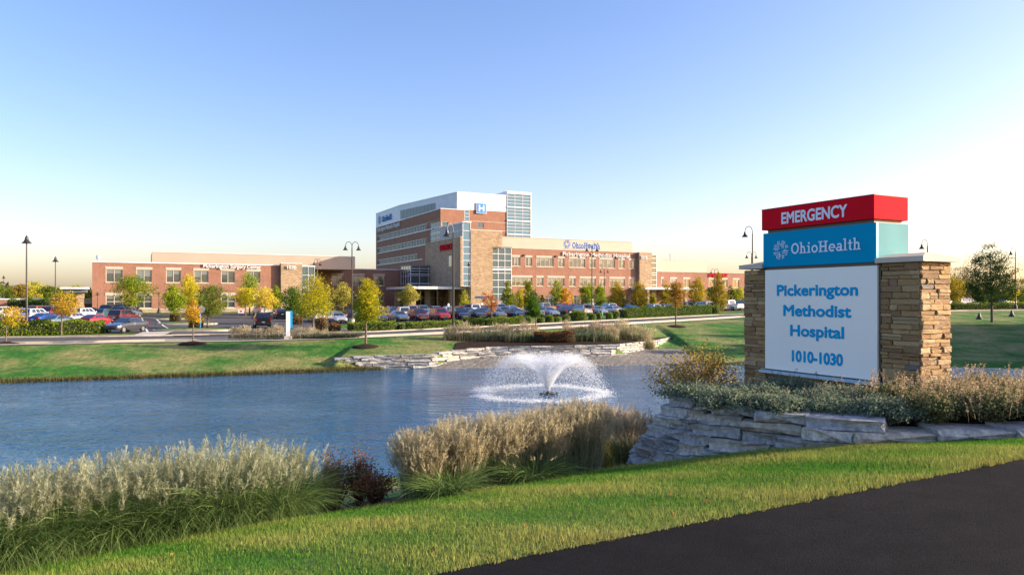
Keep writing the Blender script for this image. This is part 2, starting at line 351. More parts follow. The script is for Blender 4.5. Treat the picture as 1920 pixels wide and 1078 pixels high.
P = np.array([[(x, y, WZ) for y in np.linspace(5, 62, 20)] for x in np.linspace(-85, 70, 40)]); st(grid_mesh('pond_water', P, M_WATER))
# sidewalk, road and kerbs follow the curve of the bank top
def sl_(x): return np.sqrt(1+np.gradient(y6(x), x)**2)
xr = np.arange(-88, 105, 1.0); SLK = tab(*np.stack([xr, np.convolve(np.pad(sl_(xr), 6, 'edge'), np.ones(13)/13, 'valid')], 1).ravel())
off = lambda d: (lambda x: y6(x)+d*SLK(x))
sheet('sidewalk', xr, between(off(.1), off(1.15), 4), z_pl, M_CONC, .06)
sheet('road', xr, between(off(2.6), off(10.6), 8), z_pl, M_ASPH, .05)
def kerb(name, d0, d1, h=.16):
    mb = MB(); X = xr; A = off(d0)(X); B_ = off(d1)(X); za = z_pl(X, A); rings = []
    for i in range(len(X)): rings.append([(X[i], A[i], za[i]-.1), (X[i], A[i], za[i]+h), (X[i], B_[i], za[i]+h), (X[i], B_[i], za[i]-.1)])
    mb.ring(rings); st(mb.build(name, M_CONC2))
kerb('kerb', 2.35, 2.6); kerb('kerb', 10.6, 11.1, .14)
# car park asphalt, laid in the building's frame (t along the front, s metres in front of it)
def lot(name, t0, t1, s0, s1, mat_, dz=.05, step=1.5):
    T = np.linspace(t0, t1, max(2, int((t1-t0)/step))); S = np.linspace(s0, s1, max(2, int(abs(s1-s0)/step)))
    P = np.zeros((len(T), len(S), 3))
    for i, a in enumerate(T):
        x, y = to_wld(a, -S); P[i] = np.stack([x, y, z_pl(x, y)+dz], 1)
    return st(grid_mesh(name, P, mat_))
lot('car_park_left', -75, 10, 12, 64.5, M_ASPH); lot('car_park_drive', 10, 27, 11, 74, M_ASPH); lot('car_park_right', 27, 160, 11, 49.3, M_ASPH)
# ------------------------------------------------------------------ lettering
def text_mesh(name, s, mat_, width, cap, bold=.02, depth=.01):
    """built-in letters, thickened; local x along the text, y up, z out; origin at the baseline start"""
    c = bpy.data.curves.new('lettering', 'FONT'); c.body = s; c.resolution_u = 4; c.offset = 0
    o = bpy.data.objects.new('lettering', c); col.objects.link(o)
    bpy.context.view_layer.update()
    me = bpy.data.meshes.new_from_object(o.evaluated_get(bpy.context.evaluated_depsgraph_get()))
    bpy.data.objects.remove(o); bpy.data.curves.remove(c)
    V = np.array([v.co[:] for v in me.vertices]); fs = [list(p.vertices) for p in me.polygons]; bpy.data.meshes.remove(me)
    sx = width/(V[:, 0].max()-V[:, 0].min()); sy = cap/.70; x0 = V[:, 0].min()
    vs = []; ff = []; n = len(V)
    for i in range(10):
        a = 2*math.pi*i/9; ox, oy = (bold*math.cos(a), bold*math.sin(a)) if i < 9 else (0, 0)
        W = V.copy(); W[:, 0] = (W[:, 0]-x0+ox*sy/sx)*sx; W[:, 1] = (W[:, 1]+oy)*sy; W[:, 2] = depth+i*(cap*.012 if cap > .4 else .0005)
        ff += [[k+len(vs) for k in f] for f in fs]; vs += W.tolist()
    me = bpy.data.meshes.new(name); me.from_pydata(vs, [], ff); me.materials.append(mat_); return me
def put_text(name, s, mat_, parent, origin, ex, ez, width, cap, bold=.02, depth=.01, back=None):
    """origin: baseline start; ex: reading direction; ez: up (3-vectors in the parent's frame)"""
    me = text_mesh(name, s, mat_, width, cap, bold, depth) if isinstance(s, str) else s
    o = link(name, me, parent); ex = Vector(ex).normalized(); ez = Vector(ez).normalized(); n = ex.cross(ez)
    M = Matrix.Identity(4)
    for i in range(3): M[i][0] = ex[i]; M[i][1] = ez[i]; M[i][2] = n[i]; M[i][3] = origin[i]
    o.matrix_local = M; return o
def slab_text(name, mat_, width, cap, depth=.008, fat=0.0):
    G = {'O': (.94, [('a', .44, .5, .42, .52, .16, 0, 360)]),
         'h': (.78, [('r', .1, 0, .25, 1.06), ('r', 0, .95, .1, 1.06), ('r', 0, 0, .1, .1), ('r', .25, 0, .35, .1), ('a', .37, .43, .22, .27, .15, 0, 160), ('r', .44, .0, .59, .43), ('r', .36, 0, .44, .1), ('r', .59, 0, .70, .1)]),
         'i': (.45, [('r', .13, 0, .28, .69), ('r', 0, .59, .13, .69), ('r', 0, 0, .13, .1), ('r', .28, 0, .39, .1), ('d', .2, .91, .1)]),
         'o': (.74, [('a', .34, .34, .33, .36, .15, 0, 360)]),
         'H': (1.02, [('r', .12, 0, .29, 1), ('r', .64, 0, .81, 1), ('r', .29, .44, .64, .57), ('r', 0, .9, .12, 1), ('r', .29, .9, .41, 1), ('r', 0, 0, .12, .1), ('r', .29, 0, .41, .1), ('r', .52, .9, .64, 1), ('r', .81, .9, .93, 1), ('r', .52, 0, .64, .1), ('r', .81, 0, .93, .1)]),
         'e': (.72, [('a', .34, .34, .33, .36, .15, 0, 312), ('r', .14, .29, .66, .40)]),
         'a': (.70, [('a', .25, .2, .25, .215, .13, 0, 360), ('r', .40, .0, .55, .46), ('a', .30, .45, .25, .25, .14, 0, 152), ('r', .55, 0, .67, .1)]),
         'l': (.42, [('r', .1, 0, .25, 1.06), ('r', 0, .95, .1, 1.06), ('r', 0, 0, .1, .1), ('r', .25, 0, .36, .1)]),
         't': (.48, [('r', .12, .16, .27, .92), ('r', 0, .58, .12, .69), ('r', .27, .58, .42, .69), ('a', .31, .17, .19, .18, .14, 178, 300)])}
    mb = MB(); x = 0; tot = sum(G[c][0] for c in 'OhioHealth')-.08; sx = width/tot; i = 0
    for ch in 'OhioHealth':
        for g in G[ch][1]:
            i += 1; z = depth+(i % 7)*max(.0006, cap*.006)
            if g[0] == 'r': mb.poly([((x+a)*sx, b*cap, z) for a, b in ((g[1]-fat, g[2]-fat), (g[3]+fat, g[2]-fat), (g[3]+fat, g[4]+fat), (g[1]-fat, g[4]+fat))])
            elif g[0] == 'd': mb.poly([((x+g[1]+g[3]*math.cos(a))*sx, (g[2]+g[3]*math.sin(a))*cap, z) for a in np.linspace(0, 2*math.pi, 14)[:-1]])
            else:
                _, cx, cy, rx, ry, wd, a0, a1 = g; rx += fat; ry += fat; wd += 2*fat; A = np.radians(np.linspace(a0, a1, 25))
                for p, q in zip(A[:-1], A[1:]):
                    mb.poly([((x+cx+(rx-e)*math.cos(t))*sx, (cy+(ry-e)*math.sin(t))*cap, z) for t, e in ((p, 0), (q, 0), (q, wd), (p, wd))])
        x += G[ch][0]
    return mb.mesh(name, mat_)
def emblem_mesh(name, mat_, rad, depth=.008, fat=0):
    """woven cross of bars in a circle"""
    B = []
    H = lambda x0, x1, y: B.append((x0, x1, y-6-fat, y+6+fat)); Vv = lambda x, y0, y1: B.append((x-5-fat, x+5+fat, y0, y1))
    H(212, 250, 250); H(202, 295, 283); H(194, 296, 315); Vv(268, 190, 262); Vv(290, 182, 262); Vv(233, 325, 352); Vv(258, 325, 350)
    Vv(340, 178, 315); Vv(361, 183, 312); Vv(385, 196, 245); H(308, 333, 236); H(308, 333, 262); H(386, 436, 270); H(386, 442, 298)
    H(340, 442, 362); H(340, 434, 392); H(386, 424, 425); Vv(378, 330, 354); Vv(402, 330, 354); Vv(344, 420, 496); Vv(368, 420, 484)
    Vv(296, 368, 498); Vv(272, 368, 492); Vv(248, 432, 478); H(303, 326, 418); H(303, 326, 447); H(195, 250, 380); H(202, 250, 408)
    mb = MB()
    for i, (x0, x1, a, b) in enumerate(B):
        f = lambda x: (x-318)/125*rad
        g = lambda y: (337-y)/162*rad
        z = depth+(i % 5)*.02*rad*(fat > 0); mb.poly([(f(x0), g(b), z), (f(x1), g(b), z), (f(x1), g(a), z), (f(x0), g(a), z)])
    return mb.mesh(name, mat_)

# ------------------------------------------------------------------ stones
def stone_variant(seed, round_=.12, jz=.06):
    """unit block: x -.5..5, y 0..1 (outward), z -.5..5, with an uneven chamfered face"""
    r = random.Random(seed); mb = MB(); rings = []
    for y, k in ((0, 1.0), (.72, 1.0), (1.0, 1-round_*1.6)):
        ring = []
        for (a, b) in ((-.5, -.5), (-.2, -.5), (.2, -.5), (.5, -.5), (.5, 0), (.5, .5), (.2, .5), (-.2, .5), (-.5, .5), (-.5, 0)):
            ring.append((a*(1-(1-k)*.5)+r.uniform(-.03, .03), y+(r.uniform(-.22, .05) if y == 1 else 0), b*k+r.uniform(-jz, jz)*(1 if y else .6)))
        rings.append(ring)
    mb.ring(rings, cap=False); n = len(mb.v)
    mb.poly(list(reversed(rings[0]))); c = [sum(p[i] for p in rings[2])/10 for i in range(3)]; c[1] += r.uniform(-.06, .1); c[0] += r.uniform(-.2, .2)
    for j in range(10): mb.poly([rings[2][j], rings[2][(j+1) % 10], c])
    return mb
FS = [stone_variant(i).mesh('stone', M_STONE) for i in range(10)]
LS = [stone_variant(50+i, .06, .035).mesh('stone', M_LIME) for i in range(10)]
def stone(meshes, parent, loc, rz, dims, color, tilt=0):
    o = bpy.data.objects.new('stone', random.choice(meshes)); col.objects.link(o); o.parent = parent
    o.location = loc; o.rotation_euler = (0, tilt, rz); o.scale = dims; o.color = (*color, 1); return o
TAN = [(.37, .235, .10), (.30, .18, .075), (.42, .29, .14), (.25, .15, .07), (.39, .25, .10), (.33, .225, .12), (.43, .31, .17), (.29, .17, .07)]
def tan_col():
    if random.random() < .03: return random.choice([(.17, .15, .14), (.31, .16, .10), (.2, .17, .14)])
    c = random.choice(TAN); k = random.uniform(.85, 1.15); return tuple(v*k for v in c)
def lay_face(parent, o, e, n, width, z0, z1, wr=(.13, .40), hr=(.055, .115), depth=.07, limit=999):
    """courses of ledge stone over a face: o start corner (x,y), e direction, n outward"""
    z = z0; rz = math.atan2(n[1], n[0])-math.pi/2; cnt = 0
    while z < z1-.02:
        h = min(random.uniform(*hr), z1-z)
        if z1-z-h < .05: h = z1-z
        x = 0; odd = random.random()
        while x < width-.01:
            wd = min(random.uniform(*wr)*(1 if h > .085 else 1.25), width-x)
            if width-x-wd < .1: wd = width-x
            # now and then two thin stones share the place of one thick one
            halves = [(z+h/2, h)] if h < .095 or random.random() < .6 else [(z+h*.27, h*.52), (z+h*.77, h*.46)]
            for zc, hh in halves:
                d = depth*random.uniform(.55, 1.1); c = x+wd/2
                stone(FS, parent, (o[0]+e[0]*c, o[1]+e[1]*c, zc), rz, (wd*.985, d, hh*.95), tan_col()); cnt += 1
            x += wd
        z += h
    return cnt

# ------------------------------------------------------------------ the monument sign
SX, SY = 6.036, 12.0
sg = thing('monument_sign', 'stone pillared hospital sign with a red, a blue and a white panel', 'sign', (SX, SY, 0), math.atan2(.891, -.454))
M_RED = mat('sign_red', (.68, .008, .02), .75, spec=.04, noise=(.7, .04)); M_BLUE = mat('sign_blue', (.0, .29, .50), .7, spec=.05, noise=(.6, .05))
M_PANEL = mat('sign_white', (.90, .87, .78), .6, spec=.2, noise=(.8, .03)); M_TEAL = mat('frosted_teal_side', (.13, .31, .34), .7, spec=.05, noise=(1.4, .1))
M_TEAL2 = mat('teal_edge', (.08, .45, .55), .3); M_PBLUE = mat('sign_lettering_blue', (.0, .33, .62), .6, spec=.1); M_PWHITE = mat('sign_lettering_white', (.74, .78, .88), .5)
M_CAP = mat('cap_stone', (.55, .47, .37), .8, noise=(3, .1), bump=.2); M_MORTAR = mat('mortar', (.11, .075, .045), .95, noise=(20, .3)); M_BRONZE = mat('bronze_edge', (.12, .085, .06), .5, .3)
M_LEDGE = mat('pale_ledge', (.42, .56, .62), .5, noise=(2, .06))
def core(name, x0, x1, y0, y1_, z0, z1): mb = MB(); mb.box(x0, x1, y0, y1_, z0, z1); return mb.build(name, M_MORTAR, sg)
RC = core('column', -.66, -.03, -.05, -.74, .4, 3.215)
lay_face(RC, (-.03, -.05), (-1, 0), (0, 1), .65, .86, 3.21); lay_face(RC, (-.66, -.02), (0, -1), (-1, 0), .74, .86, 3.21)
lay_face(RC, (-.68, -.74), (1, 0), (0, -1), .65, .86, 3.21, (.3, .6), (.14, .22))
LC = core('column', 2.49, 3.0, -.05, -.74, .4, 3.19)
lay_face(LC, (3.02, -.05), (-1, 0), (0, 1), .56, .76, 3.19); lay_face(LC, (3.0, -.74), (0, 1), (1, 0), .7, .9, 3.19, (.3, .5), (.14, .22))
BS = core('base', -.02, 2.48, -.08, -.66, .4, 1.235); lay_face(BS, (2.46, -.08), (-1, 0), (0, 1), 2.46, .72, 1.215, (.2, .5))
mb = MB(); mb.box(-.03, 2.5, .13, -.1, 1.212, 1.258); mb.build('ledge', M_LEDGE, sg)
def cap(x0, x1):
    mb = MB(); y0, y1_ = -.86, .07; z0, z1 = 3.215, 3.298
    mb.box8([(x0, y0, z0), (x1, y0, z0), (x1, y1_, z0), (x0, y1_, z0), (x0, y0, z1), (x1, y0, z1), (x1, y1_, z1), (x0, y1_, z1)])
    ym = (y0+y1_)/2; hi = z1+.075
    xa, xb = (x0+.25, x1-.003) if x0 < 0 else (x0+.003, x1-.2)
    mb.box8([(x0+.01, y0+.01, z1-.004), (x1-.004, y0+.01, z1-.004), (x1-.004, y1_-.01, z1-.004), (x0+.01, y1_-.01, z1-.004), (xa, ym-.04, hi), (xb, ym-.04, hi), (xb, ym+.04, hi), (xa, ym+.04, hi)])
    return mb.build('cap', M_CAP, sg)
cap(-.80, .035); cap(2.485, 3.09)
mb = MB(); mb.box(-.015, 2.455, -.012, -.64, 1.262, 3.19); mb.build('panel_frame', M_BRONZE, sg)
mb = MB(); mb.box(.02, 2.435, .03, -.02, 1.285, 3.178); wp = mb.build('white_panel', M_PANEL, sg)
mb = MB(); mb.box(.045, 2.48, .03, -.79, 3.238, 3.888); bp_ = mb.build('blue_panel', M_BLUE, sg)
mb = MB(); mb.box(.05, 2.48, -.03, -.77, 3.18, 3.24); mb.box(.12, 2.42, -.03, -.74, 3.886, 3.955); mb.build('spacer', M_BRONZE, sg)
mb = MB(); mb.box(.038, .046, -.03, -.79, 3.245, 3.882); mb.build('side_panel', M_TEAL, sg)
mb = MB(); mb.box(.034, .046, .032, -.022, 3.24, 3.886); mb.build('edge_strip', M_TEAL2, sg)
mb = MB(); mb.box(.06, 2.5, .05, -.81, 3.953, 4.345); rp = mb.build('red_panel', M_RED, sg)
mb = MB(); mb.box(.056, 2.504, .054, -.814, 4.345, 4.357); mb.build('top_trim', mat('sign_red_dark', (.3, .01, .015), .5), sg)
EXT, EZT = (-1, 0, 0), (0, 0, 1)
put_text('lettering', 'EMERGENCY', M_PWHITE, rp, (2.0, .05, 4.04), EXT, EZT, 1.42, .205, .03, .004)
put_text('lettering', slab_text('lettering', M_PWHITE, 1.476, .195), None, bp_, (1.795, .03, 3.458), EXT, EZT, 1, 1)
put_text('emblem', emblem_mesh('emblem', M_PWHITE, .18), None, bp_, (2.04, .03, 3.55), EXT, EZT, 1, 1)
for s_, t0, wd, zb in (('Pickerington', 2.128, 1.74, 2.692), ('Methodist', 1.972, 1.452, 2.316), ('Hospital', 1.81, 1.147, 1.949), ('1010-1030', 1.77, 1.085, 1.478)):
    put_text('lettering', s_, M_PBLUE, wp, (t0, .03, zb), EXT, EZT, wd, .195, .042, .003)

# ------------------------------------------------------------------ the mound behind the near wall
WL = np.array([(4.4, 15.0), (2.95, 12.9), (2.05, 11.75), (1.75, 10.85), (2.25, 10.25), (3.29, 9.65), (4.34, 9.05), (6.1, 8.75), (9, 8.85), (12.5, 9.4)])
seg = np.sqrt((np.diff(WL, axis=0)**2).sum(1)); WS = np.concatenate([[0], np.cumsum(seg)])
def wl(s, ins=0.0):
    p = np.array([np.interp(s, WS, WL[:, 0]), np.interp(s, WS, WL[:, 1])]); q = np.array([np.interp(s+.2, WS, WL[:, 0]), np.interp(s+.2, WS, WL[:, 1])])
    r_ = np.array([np.interp(s-.2, WS, WL[:, 0]), np.interp(s-.2, WS, WL[:, 1])]); d = (q-r_)/np.linalg.norm(q-r_)
    n = np.array([-d[1], d[0]])                                  # inward (towards the mound)
    return p+n*ins, d, n
tilt_ = tab(1.7,0, 2.25,0, 3.3,-.07, 4.5,-.09, 6,.0, 9,.1, 12,.16)
wall = thing('retaining_wall', 'dry stacked grey limestone retaining wall curving below the sign', 'wall', (2, 10.5, 0))
s0 = WS[3]+.0
for i in range(7):
    zb = .14+.15*i; s = WS[2]-random.uniform(.05, .35) if i < 2 else WS[3]-.35+.1*i
    while s < WS[-1]-.1:
        L = random.uniform(.4, 1.05) if i < 6 else random.uniform(.6, 1.25)
        if s < WS[4]: L = min(L, random.uniform(.34, .52))
        wt = min(1, max(0, (3.9-wl(s+L/2)[0][0])/1.5)); ins = (.025+.075*wt)*i+random.uniform(-.02, .02); p, d, n = wl(s+L/2, ins)
        zz = zb+tilt_(p[0]); ztop = zz+.15; g = gz(p[0]-n[0]*.1, p[1]-n[1]*.1)
        if ztop > g-.05 and not (i == 6 and p[0] > 4.4) :
            q0, _, _ = wl(s+.02, ins); q1, _, _ = wl(s+L-.02, ins); e = q1-q0; ang = math.atan2(d[1], d[0])
            kk = random.uniform(.8, 1.2); c = random.choice([(.46, .455, .44), (.53, .51, .47), (.40, .40, .40), (.55, .50, .42)])
            mid = (q0+q1)/2+np.array([-math.sin(ang), math.cos(ang)])*.54      # unit stone grows outward (local +y): turn it to face the viewer
            stone(LS, wall, (mid[0]-2, mid[1]-10.5, zz+.075), ang+math.pi, (L*.99, .60, .148*random.uniform(.96, 1.02)), tuple(v*kk for v in c), random.uniform(-.012, .012))
        s += L
# mulch and soil of the mound
xm = np.arange(2.6, 16.1, .2); P = np.zeros((len(xm), 16, 3))
front_y = tab(*WL[3:].ravel()); back_y = tab(1.75,10.85, 2.05,11.75, 2.95,12.9, 4.4,15, 6,16.4, 8,15.6, 10,14.6, 16.5,15)
for i, x in enumerate(xm):
    a, b = float(front_y(x))+.22+.5*min(1, max(0, (4.1-x)/1.4)), max(float(back_y(x))-(.75 if x < 4.4 else .12), float(front_y(x))+.85)
    for j, q in enumerate(np.linspace(0, 1, 16)):
        y = a+(b-a)*q; z = .9+tilt_(x)+.2*math.sin(min(1, q*3)*math.pi/2)*min(1, (x-2.3)/1.2)
        if x > 4.2: z -= (z-(gz(x, y)-.02))*max(0, (q-.7)/.3)**1.5
        P[i, j] = (x, y, z+.02*math.sin(x*5+y*4))
st(grid_mesh('planting_mound', P, M_MULCH))
# ------------------------------------------------------------------ the far pond wall
fw = thing('retaining_wall', 'long low wall of pale stacked stone along the far pond bank', 'wall', (0, 56, 0))
def far_course(xa, xb, zfun_b, zfun_t, n, setb):
    for i in range(n):
        x = xa+random.uniform(0, .6)*(i % 2)
        while x < xb:
            sl = (yw(x+.4)-yw(x-.4))/.8; L = random.uniform(.7, 1.9)/math.sqrt(1+float(sl)**2); x2 = min(x+L, xb)
            za, zb = float(zfun_b((x+x2)/2)), float(zfun_t((x+x2)/2)); h = .19
            z = zb-h*(n-i)+h/2+.02
            if z+h/2 > za+.02:
                ya, yb = float(yw(x))-.25+setb*i, float(yw(x2))-.25+setb*i; ang = math.atan2(yb-ya, x2-x)
                kk = random.uniform(.8, 1.15); c = random.choice([(.46, .44, .40), (.40, .40, .39), (.52, .48, .42), (.36, .36, .36)])
                stone(LS, fw, ((x+x2)/2-math.sin(ang)*.5, (ya+yb)/2+math.cos(ang)*.5-56, z), ang+math.pi, (math.hypot(x2-x, yb-ya)*1.0, .62+.0*i, h*.95), tuple(v*kk for v in c))
            x = x2
far_course(-12.4, -5.4, zwb, zwt, 5, .1); far_course(-5.4, 15.3, zwb, zwt, 5, .12)
# ------------------------------------------------------------------ the hospital
ROT = math.atan2(UY, UX)
class Bld:
    def __init__(s, name, label, t0, d0, cat='building', group=None):
        s.o = (t0, d0); x, y = to_wld(t0, d0); s.root = thing(name, label, cat, (x, y, 0), ROT, group)
    def mb(s): b = MB(); b.off = s.o; return b
    def put(s, mb, name, mats, parent=None):
        ox, oy = mb.off; mb.v = [(x-ox, y-oy, z) for x, y, z in mb.v]; return mb.build(name, mats, parent or s.root)
class Pl:
    """a wall plane: 'F' faces the viewer (axis t at depth c), 'L' faces left (axis d at t=c)"""
    def __init__(s, kind, c): s.k = kind; s.c = c
    def P(s, a, z, out=0): return (a, s.c-out, z) if s.k == 'F' else (s.c-out, a, z)
    def box(s, mb, a0, a1, z0, z1, o0, o1):
        p = s.P(a0, z0, o0); q = s.P(a1, z1, o1); mb.box(p[0], q[0], p[1], q[1], p[2], q[2])
    def quad(s, mb, a0, a1, z0, z1, out=0):
        c = [s.P(a0, z0, out), s.P(a1, z0, out), s.P(a1, z1, out), s.P(a0, z1, out)]; mb.poly(c if s.k == 'F' else c[::-1])
def t_at(px, d): k = K(px); s = (d+145.1)/(.891-.454*k); return 7.3+s*(.891*k+.454)
def d_at(px, t): k = K(px); s = (t-7.3)/(.891*k+.454); return s*(.891-.454*k)-145.1
def z_at(px, py, d): k = K(px); s = (d+145.1)/(.891-.454*k); return CAMZ+(HOR-py)*s/F
def wall(b, pl, a0, a1, z0, z1, holes, m, name='wall', rev=.18, parent=None):
    mb = b.mb(); A = sorted({a0, a1, *[h[0] for h in holes], *[h[1] for h in holes]}); Z = sorted({z0, z1, *[h[2] for h in holes], *[h[3] for h in holes]})
    A = [a for a in A if a0 <= a <= a1]; Z = [z for z in Z if z0 <= z <= z1]
    for i in range(len(A)-1):
        for j in range(len(Z)-1):
            ca, cz = (A[i]+A[i+1])/2, (Z[j]+Z[j+1])/2
            if not any(h[0] < ca < h[1] and h[2] < cz < h[3] for h in holes): pl.quad(mb, A[i], A[i+1], Z[j], Z[j+1])
    for h in holes:
        for (a, z, a2, z2) in ((h[0], h[2], h[1], h[2]), (h[1], h[2], h[1], h[3]), (h[1], h[3], h[0], h[3]), (h[0], h[3], h[0], h[2])):
            mb.poly([pl.P(a, z, 0), pl.P(a, z, -rev), pl.P(a2, z2, -rev), pl.P(a2, z2, 0)])
    return b.put(mb, name, m, parent)
def window(b, pl, a0, a1, z0, z1, na, rows=None, glass=None, fm=None, fw_=.11, rec=.13, name='window'):
    """frame with mullions; every pane a sub-part"""
    zs = [z0]+(rows or [])+[z1]; mb = b.mb()
    for z in zs:
        zz = min(max(z, z0+fw_/2), z1-fw_/2); pl.box(mb, a0, a1, zz-fw_/2, zz+fw_/2, -rec-.06, -rec+.06)
    AA = [a0+(a1-a0)*i/na for i in range(na+1)]
    for i, a in enumerate(AA):
        aa = min(max(a, a0+fw_/2), a1-fw_/2)
        for k in range(len(zs)-1): pl.box(mb, aa-fw_/2, aa+fw_/2, zs[k]+fw_*.5, zs[k+1]-fw_*.5, -rec-.055, -rec+.055)
    f = b.put(mb, name, fm or M_CREAM)
    for i in range(na):
        for k in range(len(zs)-1):
            g = b.mb(); j = random.uniform(-.004, .004); pl.box(g, AA[i]+.02, AA[i+1]-.02, zs[k]+.02, zs[k+1]-.02, -rec-.03, -rec-.015+j)
            b.put(g, 'pane', glass or M_GLASS, f)
            if fm is None and random.random() < .75 and k == len(zs)-2:                     # roller blind drawn part of the way
                g = b.mb(); hgt = random.choice([.3, .5, .5, .65])*(zs[k+1]-zs[k]); pl.box(g, AA[i]+.05, AA[i+1]-.05, zs[k+1]-.05-hgt, zs[k+1]-.05, -rec-.014, -rec-.008)
                b.put(g, 'blind', M_BLINDG, f)
    return f
m, t, b_, v = new('blind_behind_glass', .12, .8); M_BLINDG = m; b_.inputs['Base Color'].default_value = (.16, .185, .185, 1); b_.inputs['Coat Weight'].default_value = 1
def trim(b, pl, name, a0, a1, z0, z1, m, out=.06, back=-.02, parent=None): mb = b.mb(); pl.box(mb, a0, a1, z0, z1, back, out); return b.put(mb, name, m, parent)
def blk(b, name, m, t0, t1, d0, d1, z0, z1, parent=None): mb = b.mb(); mb.box(t0, t1, d0, d1, z0, z1); return b.put(mb, name, m, parent)
def glaze(b, pl, a0, a1, z0, z1, na, rows, name='curtain_wall', glass=None, fw_=.1, thick=(), bar=None):
    return window(b, pl, a0, a1, z0, z1, na, rows, glass or M_GLASST, bar or M_ALU, fw_*.7, .02, name)

# --- surgery wing on the left (two storeys) and the link behind it
W = Bld('surgery_wing', 'two storey red brick wing with a white roof edge left of the tower', 0, 0)
P0 = Pl('F', 0)
pxs = [(198.4, 229.8), (255.6, 284.7), (311.5, 339), (363.4, 391), (414.6, 440.3), (462.8, 488)]
up = [(t_at(a, 0), t_at(b, 0)) for a, b in pxs]; TE = t_at(525.6, 0); TP = t_at(566.6, -.8); TG = t_at(590, 0)
holes = [(a, b, 5.34, 7.6) for a, b in up]+[(a, b, .78, 3.0) for a, b in up]
wall(W, P0, 0, TE, .55, 8.75, holes, M_BRICK)
trim(W, P0, 'plinth', 0, TE, -.6, .55, M_PLINTH, .12)
trim(W, P0, 'plinth_cap', -.02, TE, .55, .66, M_CREAM, .16)
for a, b in up:
    trim(W, P0, 'lintel', a-.08, b+.08, 7.605, 8.05, M_CREAM, .05); trim(W, P0, 'lintel', a-.08, b+.08, 3.005, 3.55, M_CREAM, .05)
    trim(W, P0, 'sill', a-.08, b+.08, 5.22, 5.335, M_CREAM, .09); trim(W, P0, 'sill', a-.08, b+.08, .665, .775, M_CREAM, .09)
    window(W, P0, a, b, 5.34, 7.6, 2); window(W, P0, a, b, .78, 3.0, 2, [1.95])
trim(W, P0, 'roof_edge', -.1, TG+.1, 8.75, 8.93, M_ALU, .1, -.4)
mb = W.mb(); mb.box(0, TG, .3, 26, 8.4, 8.6); mb.box(.002, .3, .25, 26, .0, 8.75); mb.box(TG-.3, TG-.002, .3, 20, 0, 8.75); mb.box(0.3, TG-.3, 25.7, 26, 0, 8.75); W.put(mb, 'shell', M_BRICK)
blk(W, 'stone_pier', M_ASHLAR, TE, TP, -.8, .6, -.6, 9.15)
trim(W, P0, 'pier_cap', TE-.05, TP+.05, 9.15, 9.27, M_ALU, .86, -.6)
glaze(W, Pl('F', -.1), TP+.01, TG, .4, 8.74, 2, [2.9, 4.6, 7.0])
blk(W, 'roof_screen', M_BEIGE, t_at(285, 9), t_at(634, 24), 9, 24, 8.6, 11.3)
trim(W, Pl('F', 9), 'screen_cap', t_at(285, 9)-.05, t_at(634, 24)+.05, 11.3, 11.42, M_ALU, .08, -.3)
put_text('lettering', 'Pickerington Surgery Center', M_SIGNW, W.root, (t_at(381.5, 0), -.12, 8.12), (1, 0, 0), (0, 0, 1), t_at(489, 0)-t_at(381.5, 0), .66, .03, .08)
put_text('lettering', '1030', M_SIGNW, W.root, (t_at(538, -.8), -.92, 8.15), (1, 0, 0), (0, 0, 1), t_at(555, -.8)-t_at(538, -.8), .62, .045, .08)
mb = W.mb(); mb.off = (0, 0); mb.lathe([(.05, 8.6), (.12, 9.3), (.34, 9.4), (.38, 9.7), (.3, 10.0), (.05, 10.1)], (.9, 1.2, 0), 10); W.put(mb, 'roof_vent', M_ALU)
# link
Lk = Bld('link_wing', 'brick link block set back between the surgery wing and the glass entrance', TG, 20)
PL = Pl('F', 20); T0, T1 = TG-3, 62.1
lw = [(t_at(a, 20), t_at(b, 20)) for a, b in ((590, 603), (621.6, 643), (662, 683), (700, 720.6))]
wall(Lk, PL, T0, T1, -.3, 9.1, [(a, b, 5.45, 7.7) for a, b in lw]+[(a, b, .8, 3.0) for a, b in lw], M_BRICK)
for a, b in lw:
    trim(Lk, PL, 'lintel', a-.08, b+.08, 7.705, 8.15, M_CREAM, .05); trim(Lk, PL, 'sill', a-.08, b+.08, 5.33, 5.445, M_CREAM, .09)
    window(Lk, PL, a, b, 5.45, 7.7, 2); window(Lk, PL, a, b, .8, 3.0, 2)
trim(Lk, PL, 'roof_edge', T0, T1, 9.1, 9.27, M_ALU, .1, -.4); blk(Lk, 'roof', M_BEIGE, T0, T1, 20.4, 40, 8.6, 8.9)

# --- entrance: glass box over a long canopy
E_ = Bld('glass_entrance', 'glazed two storey entrance block with a long white canopy', 62.1, 13.1)
PF, PLf = Pl('F', 13.1), Pl('L', 62.1); TR = 66.72
TR2 = 76.0
E_rows = [5.9, 7.6, 8.7]
glaze(E_, PF, 62.1, 68.5, 5.07, 9.9, 3, E_rows, glass=M_GLASS); glaze(E_, PLf, 13.2, 20, 5.07, 9.9, 4, E_rows, glass=M_GLASS)
blk(E_, 'roof', M_GREY, 61.9, 68.5, 12.9, 20, 9.9, 10.05)
for z in (9.2, 7.9, 5.75): blk(E_, 'sunshade', M_ALU, 61.6, 68.5, 12.55, 13.0, z, z+.13)
glaze(E_, PF, 58.5, 68.5, .1, 4.3, 5, [2.6], name='entrance_glazing', glass=M_GLASS)
blk(E_, 'entrance_wall', M_ASHLAR, 68.6, 74, 12.2, 12.9, 0, 4.5)
cn = blk(E_, 'canopy', M_ALU, 56.5, 74.3, -3, 13.6, 4.42, 4.95); blk(E_, 'soffit', M_GREY, 56.8, 74.0, -2.7, 13.3, 4.36, 4.415, cn)
